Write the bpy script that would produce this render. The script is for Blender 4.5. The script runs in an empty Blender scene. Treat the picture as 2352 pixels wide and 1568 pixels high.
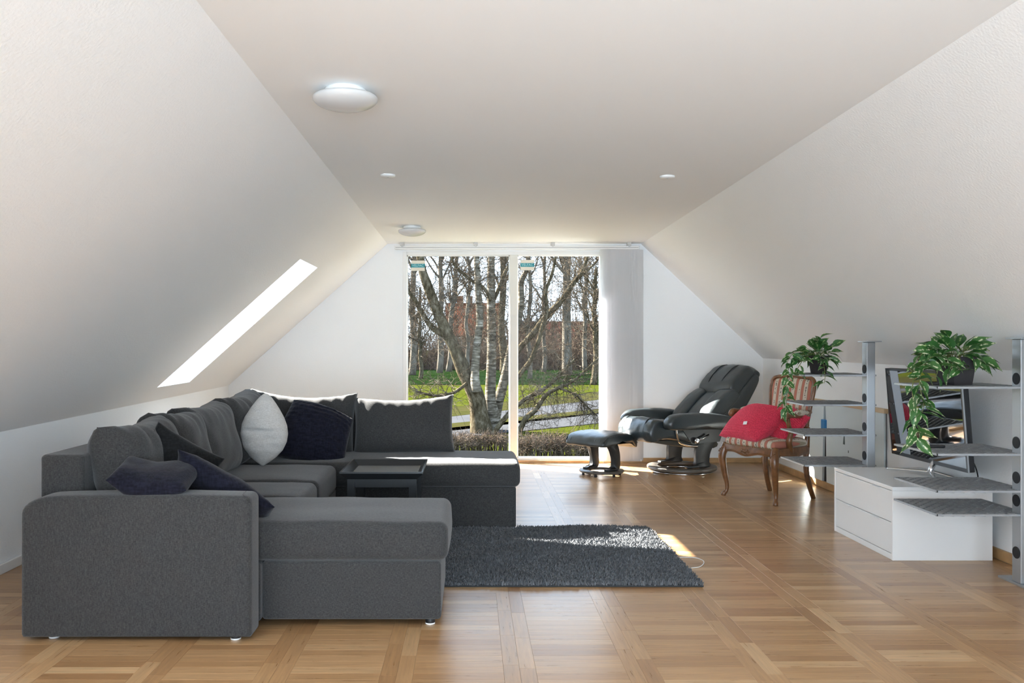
import bpy, bmesh, math, random
import numpy as np
from mathutils import Vector, Matrix, noise

# ------------------------------------------------------------------ camera, sky, sun, added fill
F, CX, CY, H = 1970.0, 1083.0, 790.0, 1.25          # focal length and vanishing point in photo pixels, eye height
scene = bpy.context.scene
COL = scene.collection
cam_d = bpy.data.cameras.new('camera'); cam = bpy.data.objects.new('camera', cam_d); COL.objects.link(cam)
cam_d.sensor_width = 36.0; cam_d.lens = F / 2352.0 * 36.0
cam_d.shift_x = (1176.0 - CX) / 2352.0; cam_d.shift_y = (CY - 784.0) / 2352.0
cam_d.clip_start = 0.05; cam_d.clip_end = 2000
cam.location = (0, 0, H); cam.rotation_euler = (math.pi / 2, 0, 0)
scene.camera = cam

SUN_DIR = Vector((2.64, -1.56, -1.90)).normalized()  # direction the sunlight travels
world = bpy.data.worlds.new('sky'); scene.world = world; world.use_nodes = True
wn = world.node_tree.nodes; wl = world.node_tree.links; wn.clear()
# bright hazy spring sky: pale near the horizon, a little bluer overhead, the same all round
tcw = wn.new('ShaderNodeTexCoord'); spw = wn.new('ShaderNodeSeparateXYZ'); rmp = wn.new('ShaderNodeValToRGB')
rmp.color_ramp.elements[0].position = 0.0; rmp.color_ramp.elements[0].color = (.74, .87, 1.0, 1)
rmp.color_ramp.elements[1].position = .55; rmp.color_ramp.elements[1].color = (.52, .72, 1.0, 1)
bg = wn.new('ShaderNodeBackground'); bg.inputs['Strength'].default_value = 3.4
wo = wn.new('ShaderNodeOutputWorld')
wl.new(tcw.outputs['Generated'], spw.inputs[0]); wl.new(spw.outputs['Z'], rmp.inputs[0]); wl.new(rmp.outputs[0], bg.inputs[0]); wl.new(bg.outputs[0], wo.inputs[0])

sd = bpy.data.lights.new('sun', 'SUN'); sd.energy = 46.0; sd.angle = math.radians(0.53); sd.color = (1.0, 0.955, 0.89)
so = bpy.data.objects.new('sun', sd); COL.objects.link(so)
so.rotation_euler = SUN_DIR.to_track_quat('-Z', 'Y').to_euler(); so.location = (-20, 20, 20)

# unseen area lights added to brighten the room, from behind and both slopes
def fill_light(name, loc, rot, sx, sy, energy, col=(.72, .87, 1.0)):
    d = bpy.data.lights.new(name, 'AREA'); d.shape = 'RECTANGLE'; d.size = sx; d.size_y = sy; d.energy = energy; d.color = col
    o = bpy.data.objects.new(name, d); COL.objects.link(o); o.location = loc; o.rotation_euler = rot; return o
fill_light('rear_fill', (.45, -2.50, 1.10), (math.radians(103), 0, 0), 3.3, 2.0, 42).data.spread = math.radians(66)
ROOF_R = ((-2.0, -.9), (-.1, 1.0), (1.2, 2.1))         # unseen openings added to the right slope for the fill lights
for y0, y1 in ROOF_R:
    fill_light('roof_fill', (2.50, (y0 + y1) / 2, 1.88), (0, math.radians(43), 0), 1.05, .9, 2.5)
ROOF_L = ((-1.5, -.5), (.1, 1.1), (1.35, 2.25))        # more added openings in the left slope, under added diffuser sheets
for y0, y1 in ROOF_L:
    fill_light('roof_fill', (-2.00, (y0 + y1) / 2, 1.56), (0, math.radians(-42), 0), .95, .8, 10)

vs = scene.view_settings
vs.view_transform = 'Standard'; vs.look = 'None'; vs.gamma = 1.0; vs.exposure = 0.5; vs.use_curve_mapping = False
scene.cycles.max_bounces = 12; scene.cycles.diffuse_bounces = 6; scene.cycles.transparent_max_bounces = 24

R = random.Random(7)
def P(px, py, D): return Vector(((px - CX) * D / F, D, H - (py - CY) * D / F))

# ------------------------------------------------------------------ materials
MATS = {}
def new_mat(name):
    m = bpy.data.materials.new(name); m.use_nodes = True
    return m, m.node_tree.nodes, m.node_tree.links, m.node_tree.nodes['Principled BSDF']
def plain(name, col, rough=0.5, metal=0.0, bump=0.0, bscale=40.0, var=0.0, vscale=6.0, spec=0.5, sheen=0.0):
    if name in MATS: return MATS[name]
    m, N, L, b = new_mat(name)
    b.inputs['Base Color'].default_value = (*col, 1); b.inputs['Roughness'].default_value = rough
    b.inputs['Metallic'].default_value = metal; b.inputs['Specular IOR Level'].default_value = spec
    if sheen: b.inputs['Sheen Weight'].default_value = sheen; b.inputs['Sheen Roughness'].default_value = 0.4
    if bump or var: tc = N.new('ShaderNodeTexCoord')
    if bump:
        n = N.new('ShaderNodeTexNoise'); n.inputs['Scale'].default_value = bscale; n.inputs['Detail'].default_value = 4
        L.new(tc.outputs['Object'], n.inputs['Vector'])
        bp = N.new('ShaderNodeBump'); bp.inputs['Strength'].default_value = bump; bp.inputs['Distance'].default_value = 0.004
        L.new(n.outputs['Fac'], bp.inputs['Height']); L.new(bp.outputs[0], b.inputs['Normal'])
    if var:
        n2 = N.new('ShaderNodeTexNoise'); n2.inputs['Scale'].default_value = vscale; n2.inputs['Detail'].default_value = 5
        L.new(tc.outputs['Object'], n2.inputs['Vector'])
        mp = N.new('ShaderNodeMapRange'); mp.inputs[1].default_value = 0.3; mp.inputs[2].default_value = 0.7
        mp.inputs[3].default_value = 1 - var; mp.inputs[4].default_value = 1 + var
        L.new(n2.outputs['Fac'], mp.inputs[0])
        mx = N.new('ShaderNodeMix'); mx.data_type = 'RGBA'; mx.blend_type = 'MULTIPLY'; mx.inputs['Factor'].default_value = 1
        mx.inputs['A'].default_value = (*col, 1); L.new(mp.outputs[0], mx.inputs['B'])
        L.new(mx.outputs['Result'], b.inputs['Base Color'])
    MATS[name] = m
    return m

def fabric(name, dark, light, scale=260.0, sheen=0.15, bump=0.35):
    m, N, L, b = new_mat(name); b.inputs['Roughness'].default_value = 0.95; b.inputs['Specular IOR Level'].default_value = 0.15
    b.inputs['Sheen Weight'].default_value = sheen; b.inputs['Sheen Roughness'].default_value = 0.5
    tc = N.new('ShaderNodeTexCoord'); outs = []
    for st in ((1, 1, .22), (.22, .22, 1)):
        mp = N.new('ShaderNodeMapping'); mp.inputs['Scale'].default_value = st; L.new(tc.outputs['Object'], mp.inputs[0])
        n = N.new('ShaderNodeTexNoise'); n.inputs['Scale'].default_value = scale; n.inputs['Detail'].default_value = 2
        L.new(mp.outputs[0], n.inputs['Vector']); outs.append(n)
    ad_ = N.new('ShaderNodeMath'); ad_.operation = 'ADD'; L.new(outs[0].outputs['Fac'], ad_.inputs[0]); L.new(outs[1].outputs['Fac'], ad_.inputs[1])
    mr = N.new('ShaderNodeMapRange'); mr.inputs[1].default_value = .75; mr.inputs[2].default_value = 1.3; L.new(ad_.outputs[0], mr.inputs[0])
    mx = N.new('ShaderNodeMix'); mx.data_type = 'RGBA'; mx.inputs['A'].default_value = (*dark, 1); mx.inputs['B'].default_value = (*light, 1)
    L.new(mr.outputs[0], mx.inputs['Factor']); L.new(mx.outputs['Result'], b.inputs['Base Color'])
    bp = N.new('ShaderNodeBump'); bp.inputs['Strength'].default_value = bump; bp.inputs['Distance'].default_value = .002
    L.new(ad_.outputs[0], bp.inputs['Height']); L.new(bp.outputs[0], b.inputs['Normal'])
    return m

M_WALL = plain('wall_paint', (.88, .898, .910), .9, bump=.35, bscale=90, spec=.2)
M_CEIL = plain('ceiling_paint', (.88, .898, .910), .9, bump=.06, bscale=60, spec=.2)
M_WHITE = plain('white_paint', (.82, .82, .81), .4)
M_WHITEGLOSS = plain('white_lacquer', (.82, .82, .81), .28)
M_CREAM = plain('cream_frame', (.74, .72, .66), .45)
M_SOFA = fabric('charcoal_weave', (.028, .028, .0285), (.066, .0655, .065), scale=420, sheen=.24)
M_NAVY = fabric('navy_velour', (.005, .005, .010), (.014, .014, .026), scale=120, sheen=.12, bump=.5)
M_BLACKF = fabric('black_velour', (.006, .006, .006), (.014, .014, .015), scale=120, sheen=.12, bump=.4)
M_PILLOW = fabric('pale_linen', (.50, .48, .45), (.66, .645, .62), scale=300, sheen=.1, bump=.15)
M_BLACK = plain('black_paint', (.012, .013, .014), .35)
M_TRAY = plain('black_lacquer', (.018, .020, .022), .28, spec=.6)
M_PLASTIC = plain('black_plastic', (.015, .015, .017), .45)
M_PAINTED_DARK = plain('painted_dark', (.012, .014, .015), .9)
M_CHROME = plain('chrome', (.75, .76, .78), .14, 1.0)
M_STEEL = plain('steel_grey', (.42, .44, .46), .38, .7, bump=.05, bscale=200)
M_MESH = plain('galvanised_mesh', (.30, .31, .32), .45, .6, var=.2, vscale=30)
M_LEATHER = plain('dark_leather', (.026, .035, .039), .36, bump=.5, bscale=22, spec=.8, var=.15)
M_LEATHERU = plain('dark_underside', (.05, .045, .035), .6)
M_DARKWOOD = plain('black_stained_wood', (.022, .023, .024), .4, spec=.5)
M_RINGWOOD = plain('brown_stained_ring', (.10, .085, .07), .4, var=.2, vscale=20)
M_CARVED = plain('walnut_polish', (.17, .072, .026), .3, bump=.15, bscale=60, var=.3, vscale=25, spec=.6)
M_BASEW = plain('oak_skirting', (.48, .29, .13), .4, var=.2, vscale=12)
M_PLATE = plain('bluish_board', (.68, .76, .78), .35)
M_BLUE = plain('blue_strap', (.03, .20, .45), .5)
M_GREENSLOT = plain('dark_slot', (.06, .09, .085), .6)
M_POT = plain('dark_pot', (.030, .028, .030), .55, bump=.1)
M_STEM = plain('green_stem', (.16, .19, .05), .6)
M_SOIL = plain('soil', (.03, .02, .013), .9, bump=.8, bscale=60)
M_HOLE = plain('hole_disc', (.012, .012, .014), .6)
M_OPAL = plain('opal_glass', (.60, .60, .595), .25)
M_TRAYTOP = plain('satin_tray', (.10, .108, .112), .5, spec=1.0)
M_TEAL = plain('teal_print', (.02, .27, .32), .6)
M_STICK = plain('cream_sticker', (.75, .70, .60), .7)
M_STICKW = plain('pale_print', (.45, .72, .74), .7)
M_BULB = plain('white_plastic', (.80, .80, .78), .4)

def glass_mat():
    m, N, L, b = new_mat('window_glass'); N.remove(b); out = N['Material Output']
    t = N.new('ShaderNodeBsdfTransparent'); t.inputs[0].default_value = (.96, .975, .97, 1)
    g = N.new('ShaderNodeBsdfGlossy'); g.inputs['Roughness'].default_value = .01
    lw = N.new('ShaderNodeLayerWeight'); pw = N.new('ShaderNodeMath'); pw.operation = 'POWER'; pw.inputs[1].default_value = 5; L.new(lw.outputs['Facing'], pw.inputs[0])
    fr = N.new('ShaderNodeMath'); fr.operation = 'MULTIPLY_ADD'; fr.inputs[1].default_value = .6; fr.inputs[2].default_value = .0012; L.new(pw.outputs[0], fr.inputs[0])
    mx = N.new('ShaderNodeMixShader'); L.new(fr.outputs[0], mx.inputs[0]); L.new(t.outputs[0], mx.inputs[1]); L.new(g.outputs[0], mx.inputs[2])
    L.new(mx.outputs[0], out.inputs[0]); return m
M_GLASS = glass_mat()
def blind_mat():
    m, N, L, b = new_mat('blind_fabric'); N.remove(b); out = N['Material Output']
    d = N.new('ShaderNodeBsdfDiffuse'); d.inputs[0].default_value = (.84, .84, .84, 1)
    t = N.new('ShaderNodeBsdfTranslucent'); t.inputs[0].default_value = (.88, .88, .90, 1)
    mx = N.new('ShaderNodeMixShader'); mx.inputs[0].default_value = .5
    L.new(d.outputs[0], mx.inputs[1]); L.new(t.outputs[0], mx.inputs[2]); L.new(mx.outputs[0], out.inputs[0]); return m
M_BLIND = blind_mat()
def tv_mat():
    m, N, L, b = new_mat('tv_screen'); b.inputs['Base Color'].default_value = (.006, .007, .009, 1)
    b.inputs['Roughness'].default_value = .03; b.inputs['Specular IOR Level'].default_value = .9; b.inputs['IOR'].default_value = 1.75
    b.inputs['Coat Weight'].default_value = 1.0; b.inputs['Coat Roughness'].default_value = .02; b.inputs['Coat IOR'].default_value = 1.8
    return m
M_TV = tv_mat()

def oak_mat():
    m, N, L, b = new_mat('oak_parquet'); tc = N.new('ShaderNodeTexCoord')
    oi = N.new('ShaderNodeObjectInfo'); ge = N.new('ShaderNodeNewGeometry')
    a = N.new('ShaderNodeMath'); a.operation = 'ADD'; L.new(oi.outputs['Random'], a.inputs[0]); L.new(ge.outputs['Random Per Island'], a.inputs[1])
    f = N.new('ShaderNodeMath'); f.operation = 'FRACT'; L.new(a.outputs[0], f.inputs[0])
    cr = N.new('ShaderNodeValToRGB'); e = cr.color_ramp.elements
    e[0].position = 0; e[0].color = (.335, .180, .078, 1); e[1].position = 1; e[1].color = (.56, .365, .19, 1)
    for p, c in ((.25, (.40, .228, .102, 1)), (.6, (.44, .258, .120, 1)), (.85, (.48, .290, .140, 1))):
        el = e.new(p); el.color = c
    L.new(f.outputs[0], cr.inputs[0])
    # grain: noise stretched along the strip (local x), using the strip's UV so every strip has its own
    uv = N.new('ShaderNodeUVMap')
    off = N.new('ShaderNodeCombineXYZ'); ml = N.new('ShaderNodeMath'); ml.operation = 'MULTIPLY'; ml.inputs[1].default_value = 37.0
    L.new(f.outputs[0], ml.inputs[0]); L.new(ml.outputs[0], off.inputs[2])
    va = N.new('ShaderNodeVectorMath'); va.operation = 'ADD'; L.new(uv.outputs[0], va.inputs[0]); L.new(off.outputs[0], va.inputs[1])
    mp = N.new('ShaderNodeMapping'); mp.inputs['Scale'].default_value = (5, 70, 1); L.new(va.outputs[0], mp.inputs[0])
    n = N.new('ShaderNodeTexNoise'); n.inputs['Scale'].default_value = 1; n.inputs['Detail'].default_value = 6; n.inputs['Roughness'].default_value = .65
    L.new(mp.outputs[0], n.inputs['Vector'])
    mr = N.new('ShaderNodeMapRange'); mr.inputs[1].default_value = .3; mr.inputs[2].default_value = .7; mr.inputs[3].default_value = .78; mr.inputs[4].default_value = 1.14
    L.new(n.outputs['Fac'], mr.inputs[0])
    mx = N.new('ShaderNodeMix'); mx.data_type = 'RGBA'; mx.blend_type = 'MULTIPLY'; mx.inputs['Factor'].default_value = 1
    L.new(cr.outputs[0], mx.inputs['A']); L.new(mr.outputs[0], mx.inputs['B']); L.new(mx.outputs['Result'], b.inputs['Base Color'])
    rr = N.new('ShaderNodeMapRange'); rr.inputs[3].default_value = .24; rr.inputs[4].default_value = .34; L.new(n.outputs['Fac'], rr.inputs[0]); L.new(rr.outputs[0], b.inputs['Roughness'])
    b.inputs['Specular IOR Level'].default_value = .6
    return m
M_OAK = oak_mat()

def rug_mat():
    m, N, L, b = new_mat('rug_yarn'); ge = N.new('ShaderNodeNewGeometry')
    cr = N.new('ShaderNodeValToRGB'); cr.color_ramp.elements[0].color = (.075, .081, .088, 1); cr.color_ramp.elements[1].color = (.185, .193, .205, 1)
    L.new(ge.outputs['Random Per Island'], cr.inputs[0]); L.new(cr.outputs[0], b.inputs['Base Color'])
    b.inputs['Roughness'].default_value = .9; b.inputs['Specular IOR Level'].default_value = .2; b.inputs['Sheen Weight'].default_value = .3
    return m
M_RUG = rug_mat()

def stripe_mat():
    m, N, L, b = new_mat('striped_tapestry'); tc = N.new('ShaderNodeTexCoord'); sx = N.new('ShaderNodeSeparateXYZ'); L.new(tc.outputs['Object'], sx.inputs[0])
    mu = N.new('ShaderNodeMath'); mu.operation = 'MULTIPLY'; mu.inputs[1].default_value = 1 / .060; L.new(sx.outputs['Y'], mu.inputs[0])
    fr = N.new('ShaderNodeMath'); fr.operation = 'FRACT'; ad1 = N.new('ShaderNodeMath'); ad1.inputs[1].default_value = 20.15; L.new(mu.outputs[0], ad1.inputs[0]); L.new(ad1.outputs[0], fr.inputs[0])
    cr = N.new('ShaderNodeValToRGB'); cr.color_ramp.interpolation = 'CONSTANT'; e = cr.color_ramp.elements
    e[0].color = (.44, .17, .12, 1); e[1].position = .36; e[1].color = (.34, .29, .20, 1)
    for p, c in ((.42, (.58, .52, .42, 1)), (.56, (.56, .50, .40, 1)), (.78, (.58, .52, .42, 1)), (.92, (.34, .29, .20, 1))):
        el = e.new(p); el.color = c
    L.new(fr.outputs[0], cr.inputs[0])
    vo = N.new('ShaderNodeTexVoronoi'); vo.inputs['Scale'].default_value = 60; L.new(tc.outputs['Object'], vo.inputs['Vector'])
    lt = N.new('ShaderNodeMath'); lt.operation = 'LESS_THAN'; lt.inputs[1].default_value = .42; L.new(vo.outputs['Distance'], lt.inputs[0])
    c1 = N.new('ShaderNodeMath'); c1.operation = 'COMPARE'; c1.inputs[1].default_value = .67; c1.inputs[2].default_value = .11; L.new(fr.outputs[0], c1.inputs[0])
    mm = N.new('ShaderNodeMath'); mm.operation = 'MULTIPLY'; L.new(lt.outputs[0], mm.inputs[0]); L.new(c1.outputs[0], mm.inputs[1])
    mx = N.new('ShaderNodeMix'); mx.data_type = 'RGBA'; mx.inputs['B'].default_value = (.17, .16, .14, 1); L.new(cr.outputs[0], mx.inputs['A']); L.new(mm.outputs[0], mx.inputs['Factor'])
    L.new(mx.outputs['Result'], b.inputs['Base Color']); b.inputs['Roughness'].default_value = .85; b.inputs['Specular IOR Level'].default_value = .2
    return m
M_STRIPE = stripe_mat()

def knit_mat():
    m, N, L, b = new_mat('red_knit'); tc = N.new('ShaderNodeTexCoord')
    n = N.new('ShaderNodeTexNoise'); n.inputs['Scale'].default_value = 160; L.new(tc.outputs['Object'], n.inputs['Vector'])
    cr = N.new('ShaderNodeValToRGB'); cr.color_ramp.elements[0].color = (.42, .012, .035, 1); cr.color_ramp.elements[1].color = (.78, .045, .10, 1)
    cr.color_ramp.elements[0].position = .3; cr.color_ramp.elements[1].position = .7
    L.new(n.outputs['Fac'], cr.inputs[0]); L.new(cr.outputs[0], b.inputs['Base Color'])
    b.inputs['Roughness'].default_value = .9; b.inputs['Sheen Weight'].default_value = .4; b.inputs['Sheen Tint'].default_value = (1, .4, .5, 1)
    bp = N.new('ShaderNodeBump'); bp.inputs['Strength'].default_value = .5; bp.inputs['Distance'].default_value = .003; L.new(n.outputs['Fac'], bp.inputs['Height']); L.new(bp.outputs[0], b.inputs['Normal'])
    return m
M_KNIT = knit_mat()

def leaf_mat(name, green, cream, amount):
    m, N, L, b = new_mat(name); tc = N.new('ShaderNodeTexCoord'); sx = N.new('ShaderNodeSeparateXYZ'); L.new(tc.outputs['Object'], sx.inputs[0])
    n = N.new('ShaderNodeTexNoise'); n.inputs['Scale'].default_value = 5; L.new(tc.outputs['Object'], n.inputs['Vector'])
    ab = N.new('ShaderNodeMath'); ab.operation = 'ABSOLUTE'; L.new(sx.outputs['X'], ab.inputs[0])
    w = N.new('ShaderNodeMath'); w.operation = 'MULTIPLY_ADD'; w.inputs[1].default_value = .35; L.new(n.outputs['Fac'], w.inputs[0]); L.new(ab.outputs[0], w.inputs[2])
    cr = N.new('ShaderNodeValToRGB'); cr.color_ramp.interpolation = 'LINEAR'; e = cr.color_ramp.elements
    e[0].position = .17; e[0].color = (*cream, 1); e[1].position = .20; e[1].color = (*green, 1)
    for p, c in ((.20 + .36 - amount, green), (.23 + .36 - amount, cream), (.28 + .36 - amount, cream), (.30 + .36 - amount, green)):
        el = e.new(p); el.color = (*c, 1)
    L.new(w.outputs[0], cr.inputs[0]); L.new(cr.outputs[0], b.inputs['Base Color'])
    b.inputs['Roughness'].default_value = .4
    b.inputs['Transmission Weight'].default_value = 0.0
    return m
M_LEAF = [leaf_mat('leaf_green', (.025, .105, .020), (.30, .42, .16), .0), leaf_mat('leaf_variegated', (.045, .14, .030), (.62, .64, .42), .16)]

# ------------------------------------------------------------------ mesh helpers
WM = {}
def put(o, parent):
    if parent is not None:
        o.parent = parent; o.matrix_parent_inverse = WM[parent].inverted()
    WM[o] = Matrix.Identity(4)
def mesh_of(name, V, Fc, mat=None, smooth=False):
    me = bpy.data.meshes.new(name); me.from_pydata([tuple(map(float, v)) for v in V], [], [tuple(map(int, f)) for f in Fc])
    if mat: me.materials.append(mat)
    if smooth: me.polygons.foreach_set('use_smooth', [True] * len(me.polygons))
    me.update(); return me
def obj(name, VF, mat, parent=None, smooth=False, local=False):
    """local: vertices are in the parent's own frame; otherwise world coordinates"""
    o = bpy.data.objects.new(name, mesh_of(name, VF[0], VF[1], mat, smooth)); COL.objects.link(o)
    if local:
        o.parent = parent; WM[o] = WM[parent].copy()
    else: put(o, parent)
    return o
def tag(o, label=None, cat=None, group=None, kind=None):
    if label: o['label'] = label
    if cat: o['category'] = cat
    if group: o['group'] = group
    if kind: o['kind'] = kind
    return o
def thing(name, loc, label, cat, group=None, yaw=0.0):
    e = bpy.data.objects.new(name, None); COL.objects.link(e); e.empty_display_size = .1
    e.location = loc; e.rotation_euler = (0, 0, yaw)
    WM[e] = Matrix.Translation(Vector(loc)) @ Matrix.Rotation(yaw, 4, 'Z')
    return tag(e, label, cat, group)
def struct(name, VF, mat, parent=None, smooth=False):
    return tag(obj(name, VF, mat, parent, smooth), kind='structure')

def join(*parts):
    V, Fc, n = [], [], 0
    for v, f in parts:
        V.extend(v); Fc.extend([tuple(i + n for i in q) for q in f]); n += len(v)
    return V, Fc
def xf(VF, M): return [M @ Vector(v) for v in VF[0]], VF[1]
def mv(VF, x, y, z): return [(v[0] + x, v[1] + y, v[2] + z) for v in VF[0]], VF[1]
def box(x0, x1, y0, y1, z0, z1):
    return ([(x0, y0, z0), (x1, y0, z0), (x1, y1, z0), (x0, y1, z0), (x0, y0, z1), (x1, y0, z1), (x1, y1, z1), (x0, y1, z1)],
            [(0, 3, 2, 1), (4, 5, 6, 7), (0, 1, 5, 4), (1, 2, 6, 5), (2, 3, 7, 6), (3, 0, 4, 7)])
def rbox(x0, x1, y0, y1, z0, z1, r=.01, k=2, n=(1, 1, 1)):
    """box with rounded edges; n = interior subdivisions per axis"""
    h = np.array([(x1 - x0) / 2, (y1 - y0) / 2, (z1 - z0) / 2]); c = np.array([(x0 + x1) / 2, (y0 + y1) / 2, (z0 + z1) / 2])
    r = min(r, h.min() * .999)
    def ax(hh, m):
        t = np.tan(np.linspace(0, math.pi / 4, k + 1))
        e = r * (1 - t)[::-1]
        e = np.array([r * (1 - math.tan(math.pi / 4 * (1 - i / k))) for i in range(k + 1)])
        a = -hh + e; mid = np.linspace(-hh + r, hh - r, m + 1)[1:-1]
        return np.concatenate([a, mid, -a[::-1]])
    A = [ax(h[i], n[i]) for i in range(3)]
    V, idx, Fc = [], {}, []
    def vid(p):
        key = tuple(np.round(p, 6))
        if key not in idx:
            q = np.clip(p, -(h - r), h - r); d = p - q; l = np.linalg.norm(d)
            idx[key] = len(V); V.append(tuple((q + d / l * r if l > 1e-9 else p) + c))
        return idx[key]
    for d in range(3):
        u, w = [(1, 2), (2, 0), (0, 1)][d]
        for s in (-1, 1):
            G = [[None] * len(A[w]) for _ in A[u]]
            for i, a in enumerate(A[u]):
                for j, b_ in enumerate(A[w]):
                    p = np.zeros(3); p[d] = s * h[d]; p[u] = a; p[w] = b_; G[i][j] = vid(p)
            for i in range(len(A[u]) - 1):
                for j in range(len(A[w]) - 1):
                    q = (G[i][j], G[i + 1][j], G[i + 1][j + 1], G[i][j + 1])
                    Fc.append(q if s > 0 else q[::-1])
    return V, Fc
def deform(VF, fn): return [fn(*v) for v in VF[0]], VF[1]
def nz(x, y, z): return noise.noise(Vector((x, y, z)))

def tube(pts, rad, n=8, cap=True, flat=1.0, up=None):
    pts = [Vector(p) for p in pts]
    if not hasattr(rad, '__len__'): rad = [rad] * len(pts)
    V, Fc = [], []; prev = None
    for i, p in enumerate(pts):
        t = (pts[min(i + 1, len(pts) - 1)] - pts[max(i - 1, 0)]).normalized()
        if prev is None:
            a = Vector(up) if up else (Vector((0, 0, 1)) if abs(t.z) < .9 else Vector((1, 0, 0)))
            nrm = (a - t * a.dot(t)).normalized()
        else: nrm = (prev - t * prev.dot(t)).normalized()
        prev = nrm; bn = t.cross(nrm)
        for j in range(n):
            an = 2 * math.pi * j / n
            V.append(p + (nrm * math.cos(an) + bn * math.sin(an) * flat) * rad[i])
    m = len(pts)
    for i in range(m - 1):
        for j in range(n):
            Fc.append((i * n + j, i * n + (j + 1) % n, (i + 1) * n + (j + 1) % n, (i + 1) * n + j))
    if cap: Fc.append(tuple(range(n))[::-1]); Fc.append(tuple(range((m - 1) * n, m * n)))
    return V, Fc
def smooth_path(pts, m=6):
    pts = [Vector(p) for p in pts]; out = []
    for i in range(len(pts) - 1):
        p0, p1, p2, p3 = pts[max(i - 1, 0)], pts[i], pts[i + 1], pts[min(i + 2, len(pts) - 1)]
        for k in range(m):
            t = k / m
            out.append(.5 * ((2 * p1) + (p2 - p0) * t + (2 * p0 - 5 * p1 + 4 * p2 - p3) * t * t + (3 * p1 - p0 - 3 * p2 + p3) * t ** 3))
    out.append(pts[-1]); return out
def interp(vals, n):
    return list(np.interp(np.linspace(0, 1, n), np.linspace(0, 1, len(vals)), vals))
def lathe(prof, n=32, c=(0, 0, 0)):
    V, Fc = [], []
    for r, z in prof:
        for j in range(n):
            a = 2 * math.pi * j / n; V.append((c[0] + r * math.cos(a), c[1] + r * math.sin(a), c[2] + z))
    m = len(prof)
    for i in range(m - 1):
        for j in range(n): Fc.append((i * n + j, i * n + (j + 1) % n, (i + 1) * n + (j + 1) % n, (i + 1) * n + j))
    return V, Fc
def capped_lathe(prof, n=32, c=(0, 0, 0)):
    V, Fc = lathe(prof, n, c); m = len(prof)
    Fc.append(tuple(range(n))[::-1]); Fc.append(tuple(range((m - 1) * n, m * n))); return V, Fc
def prism(poly, axis, a0, a1):
    """polygon (list of 2D points) extruded along an axis; axis 'y' uses (x,z), 'x' uses (y,z), 'z' uses (x,y)"""
    n = len(poly); V = []
    for a in (a0, a1):
        for p in poly:
            V.append({'y': (p[0], a, p[1]), 'x': (a, p[0], p[1]), 'z': (p[0], p[1], a)}[axis])
    Fc = [(i, (i + 1) % n, n + (i + 1) % n, n + i) for i in range(n)] + [tuple(range(n))[::-1], tuple(range(n, 2 * n))]
    return V, Fc
def pillow(w, h, t, n=26, k=.07, a=2.6, b=.55, wr=.0, seed=0.0, rib=None, sag=0.0):
    """stuffed cushion in local axes: x width, z height, y thickness; k draws the sides in so the corners stand out"""
    V, Fc = [], []; us = np.sin(np.linspace(-math.pi / 2, math.pi / 2, n + 1)) * .55 + np.linspace(-1, 1, n + 1) * .45
    ids = {}
    for s in (1, -1):
        for i, u in enumerate(us):
            for j, v in enumerate(us):
                edge = i in (0, n) or j in (0, n)
                if edge and s == -1: ids[(s, i, j)] = ids[(1, i, j)]; continue
                th = t / 2 * (max(0, 1 - abs(u) ** a) * max(0, 1 - abs(v) ** a)) ** b
                x = w / 2 * u * (1 - k * (1 - v * v)); z = h / 2 * v * (1 - k * (1 - u * u))
                z -= sag * (1 - u * u) * max(0, v)
                y = s * th
                if wr:
                    e = max(abs(u), abs(v)) ** 2
                    y += s * wr * min(1, th / (t * .2)) * (nz(x * 9 + seed, z * 9, s * 3 + seed) * .8 + nz(x * 26 + seed, z * 7, s) * e * .8)
                if rib: y += s * rib[1] * min(1, th / (t * .12)) * math.sin(z * rib[0])
                ids[(s, i, j)] = len(V); V.append((x, -y, z))
    for s in (1, -1):
        for i in range(n):
            for j in range(n):
                q = (ids[(s, i, j)], ids[(s, i + 1, j)], ids[(s, i + 1, j + 1)], ids[(s, i, j + 1)])
                Fc.append(q if s > 0 else q[::-1])
    return V, Fc
def TRS(loc, rx=0, ry=0, rz=0):
    return Matrix.Translation(Vector(loc)) @ Matrix.Rotation(math.radians(rz), 4, 'Z') @ Matrix.Rotation(math.radians(rx), 4, 'X') @ Matrix.Rotation(math.radians(ry), 4, 'Y')
# ================================================================== THE ROOM
YB, YR = 9.05, -2.5                                   # gable wall with the window, wall behind the camera
def lerpY(y, y0, a, y1, b): return a + (b - a) * (y - y0) / (y1 - y0)
def kneeL(y): return (-2.564, lerpY(y, 9.05, .813, 4.66, .772))
def ceilL(y): return (lerpY(y, 9.05, -.887, 2.636, -.847), 2.307)
def ceilR(y): return (lerpY(y, 9.05, 1.788, 2.61, 1.68), 2.307)
def kneeR(y): return (3.074, 1.10)
def slope_pt(k, c, u, y):
    a, b_ = k(y), c(y); return (a[0] + (b_[0] - a[0]) * u, y, a[1] + (b_[1] - a[1]) * u)

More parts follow.
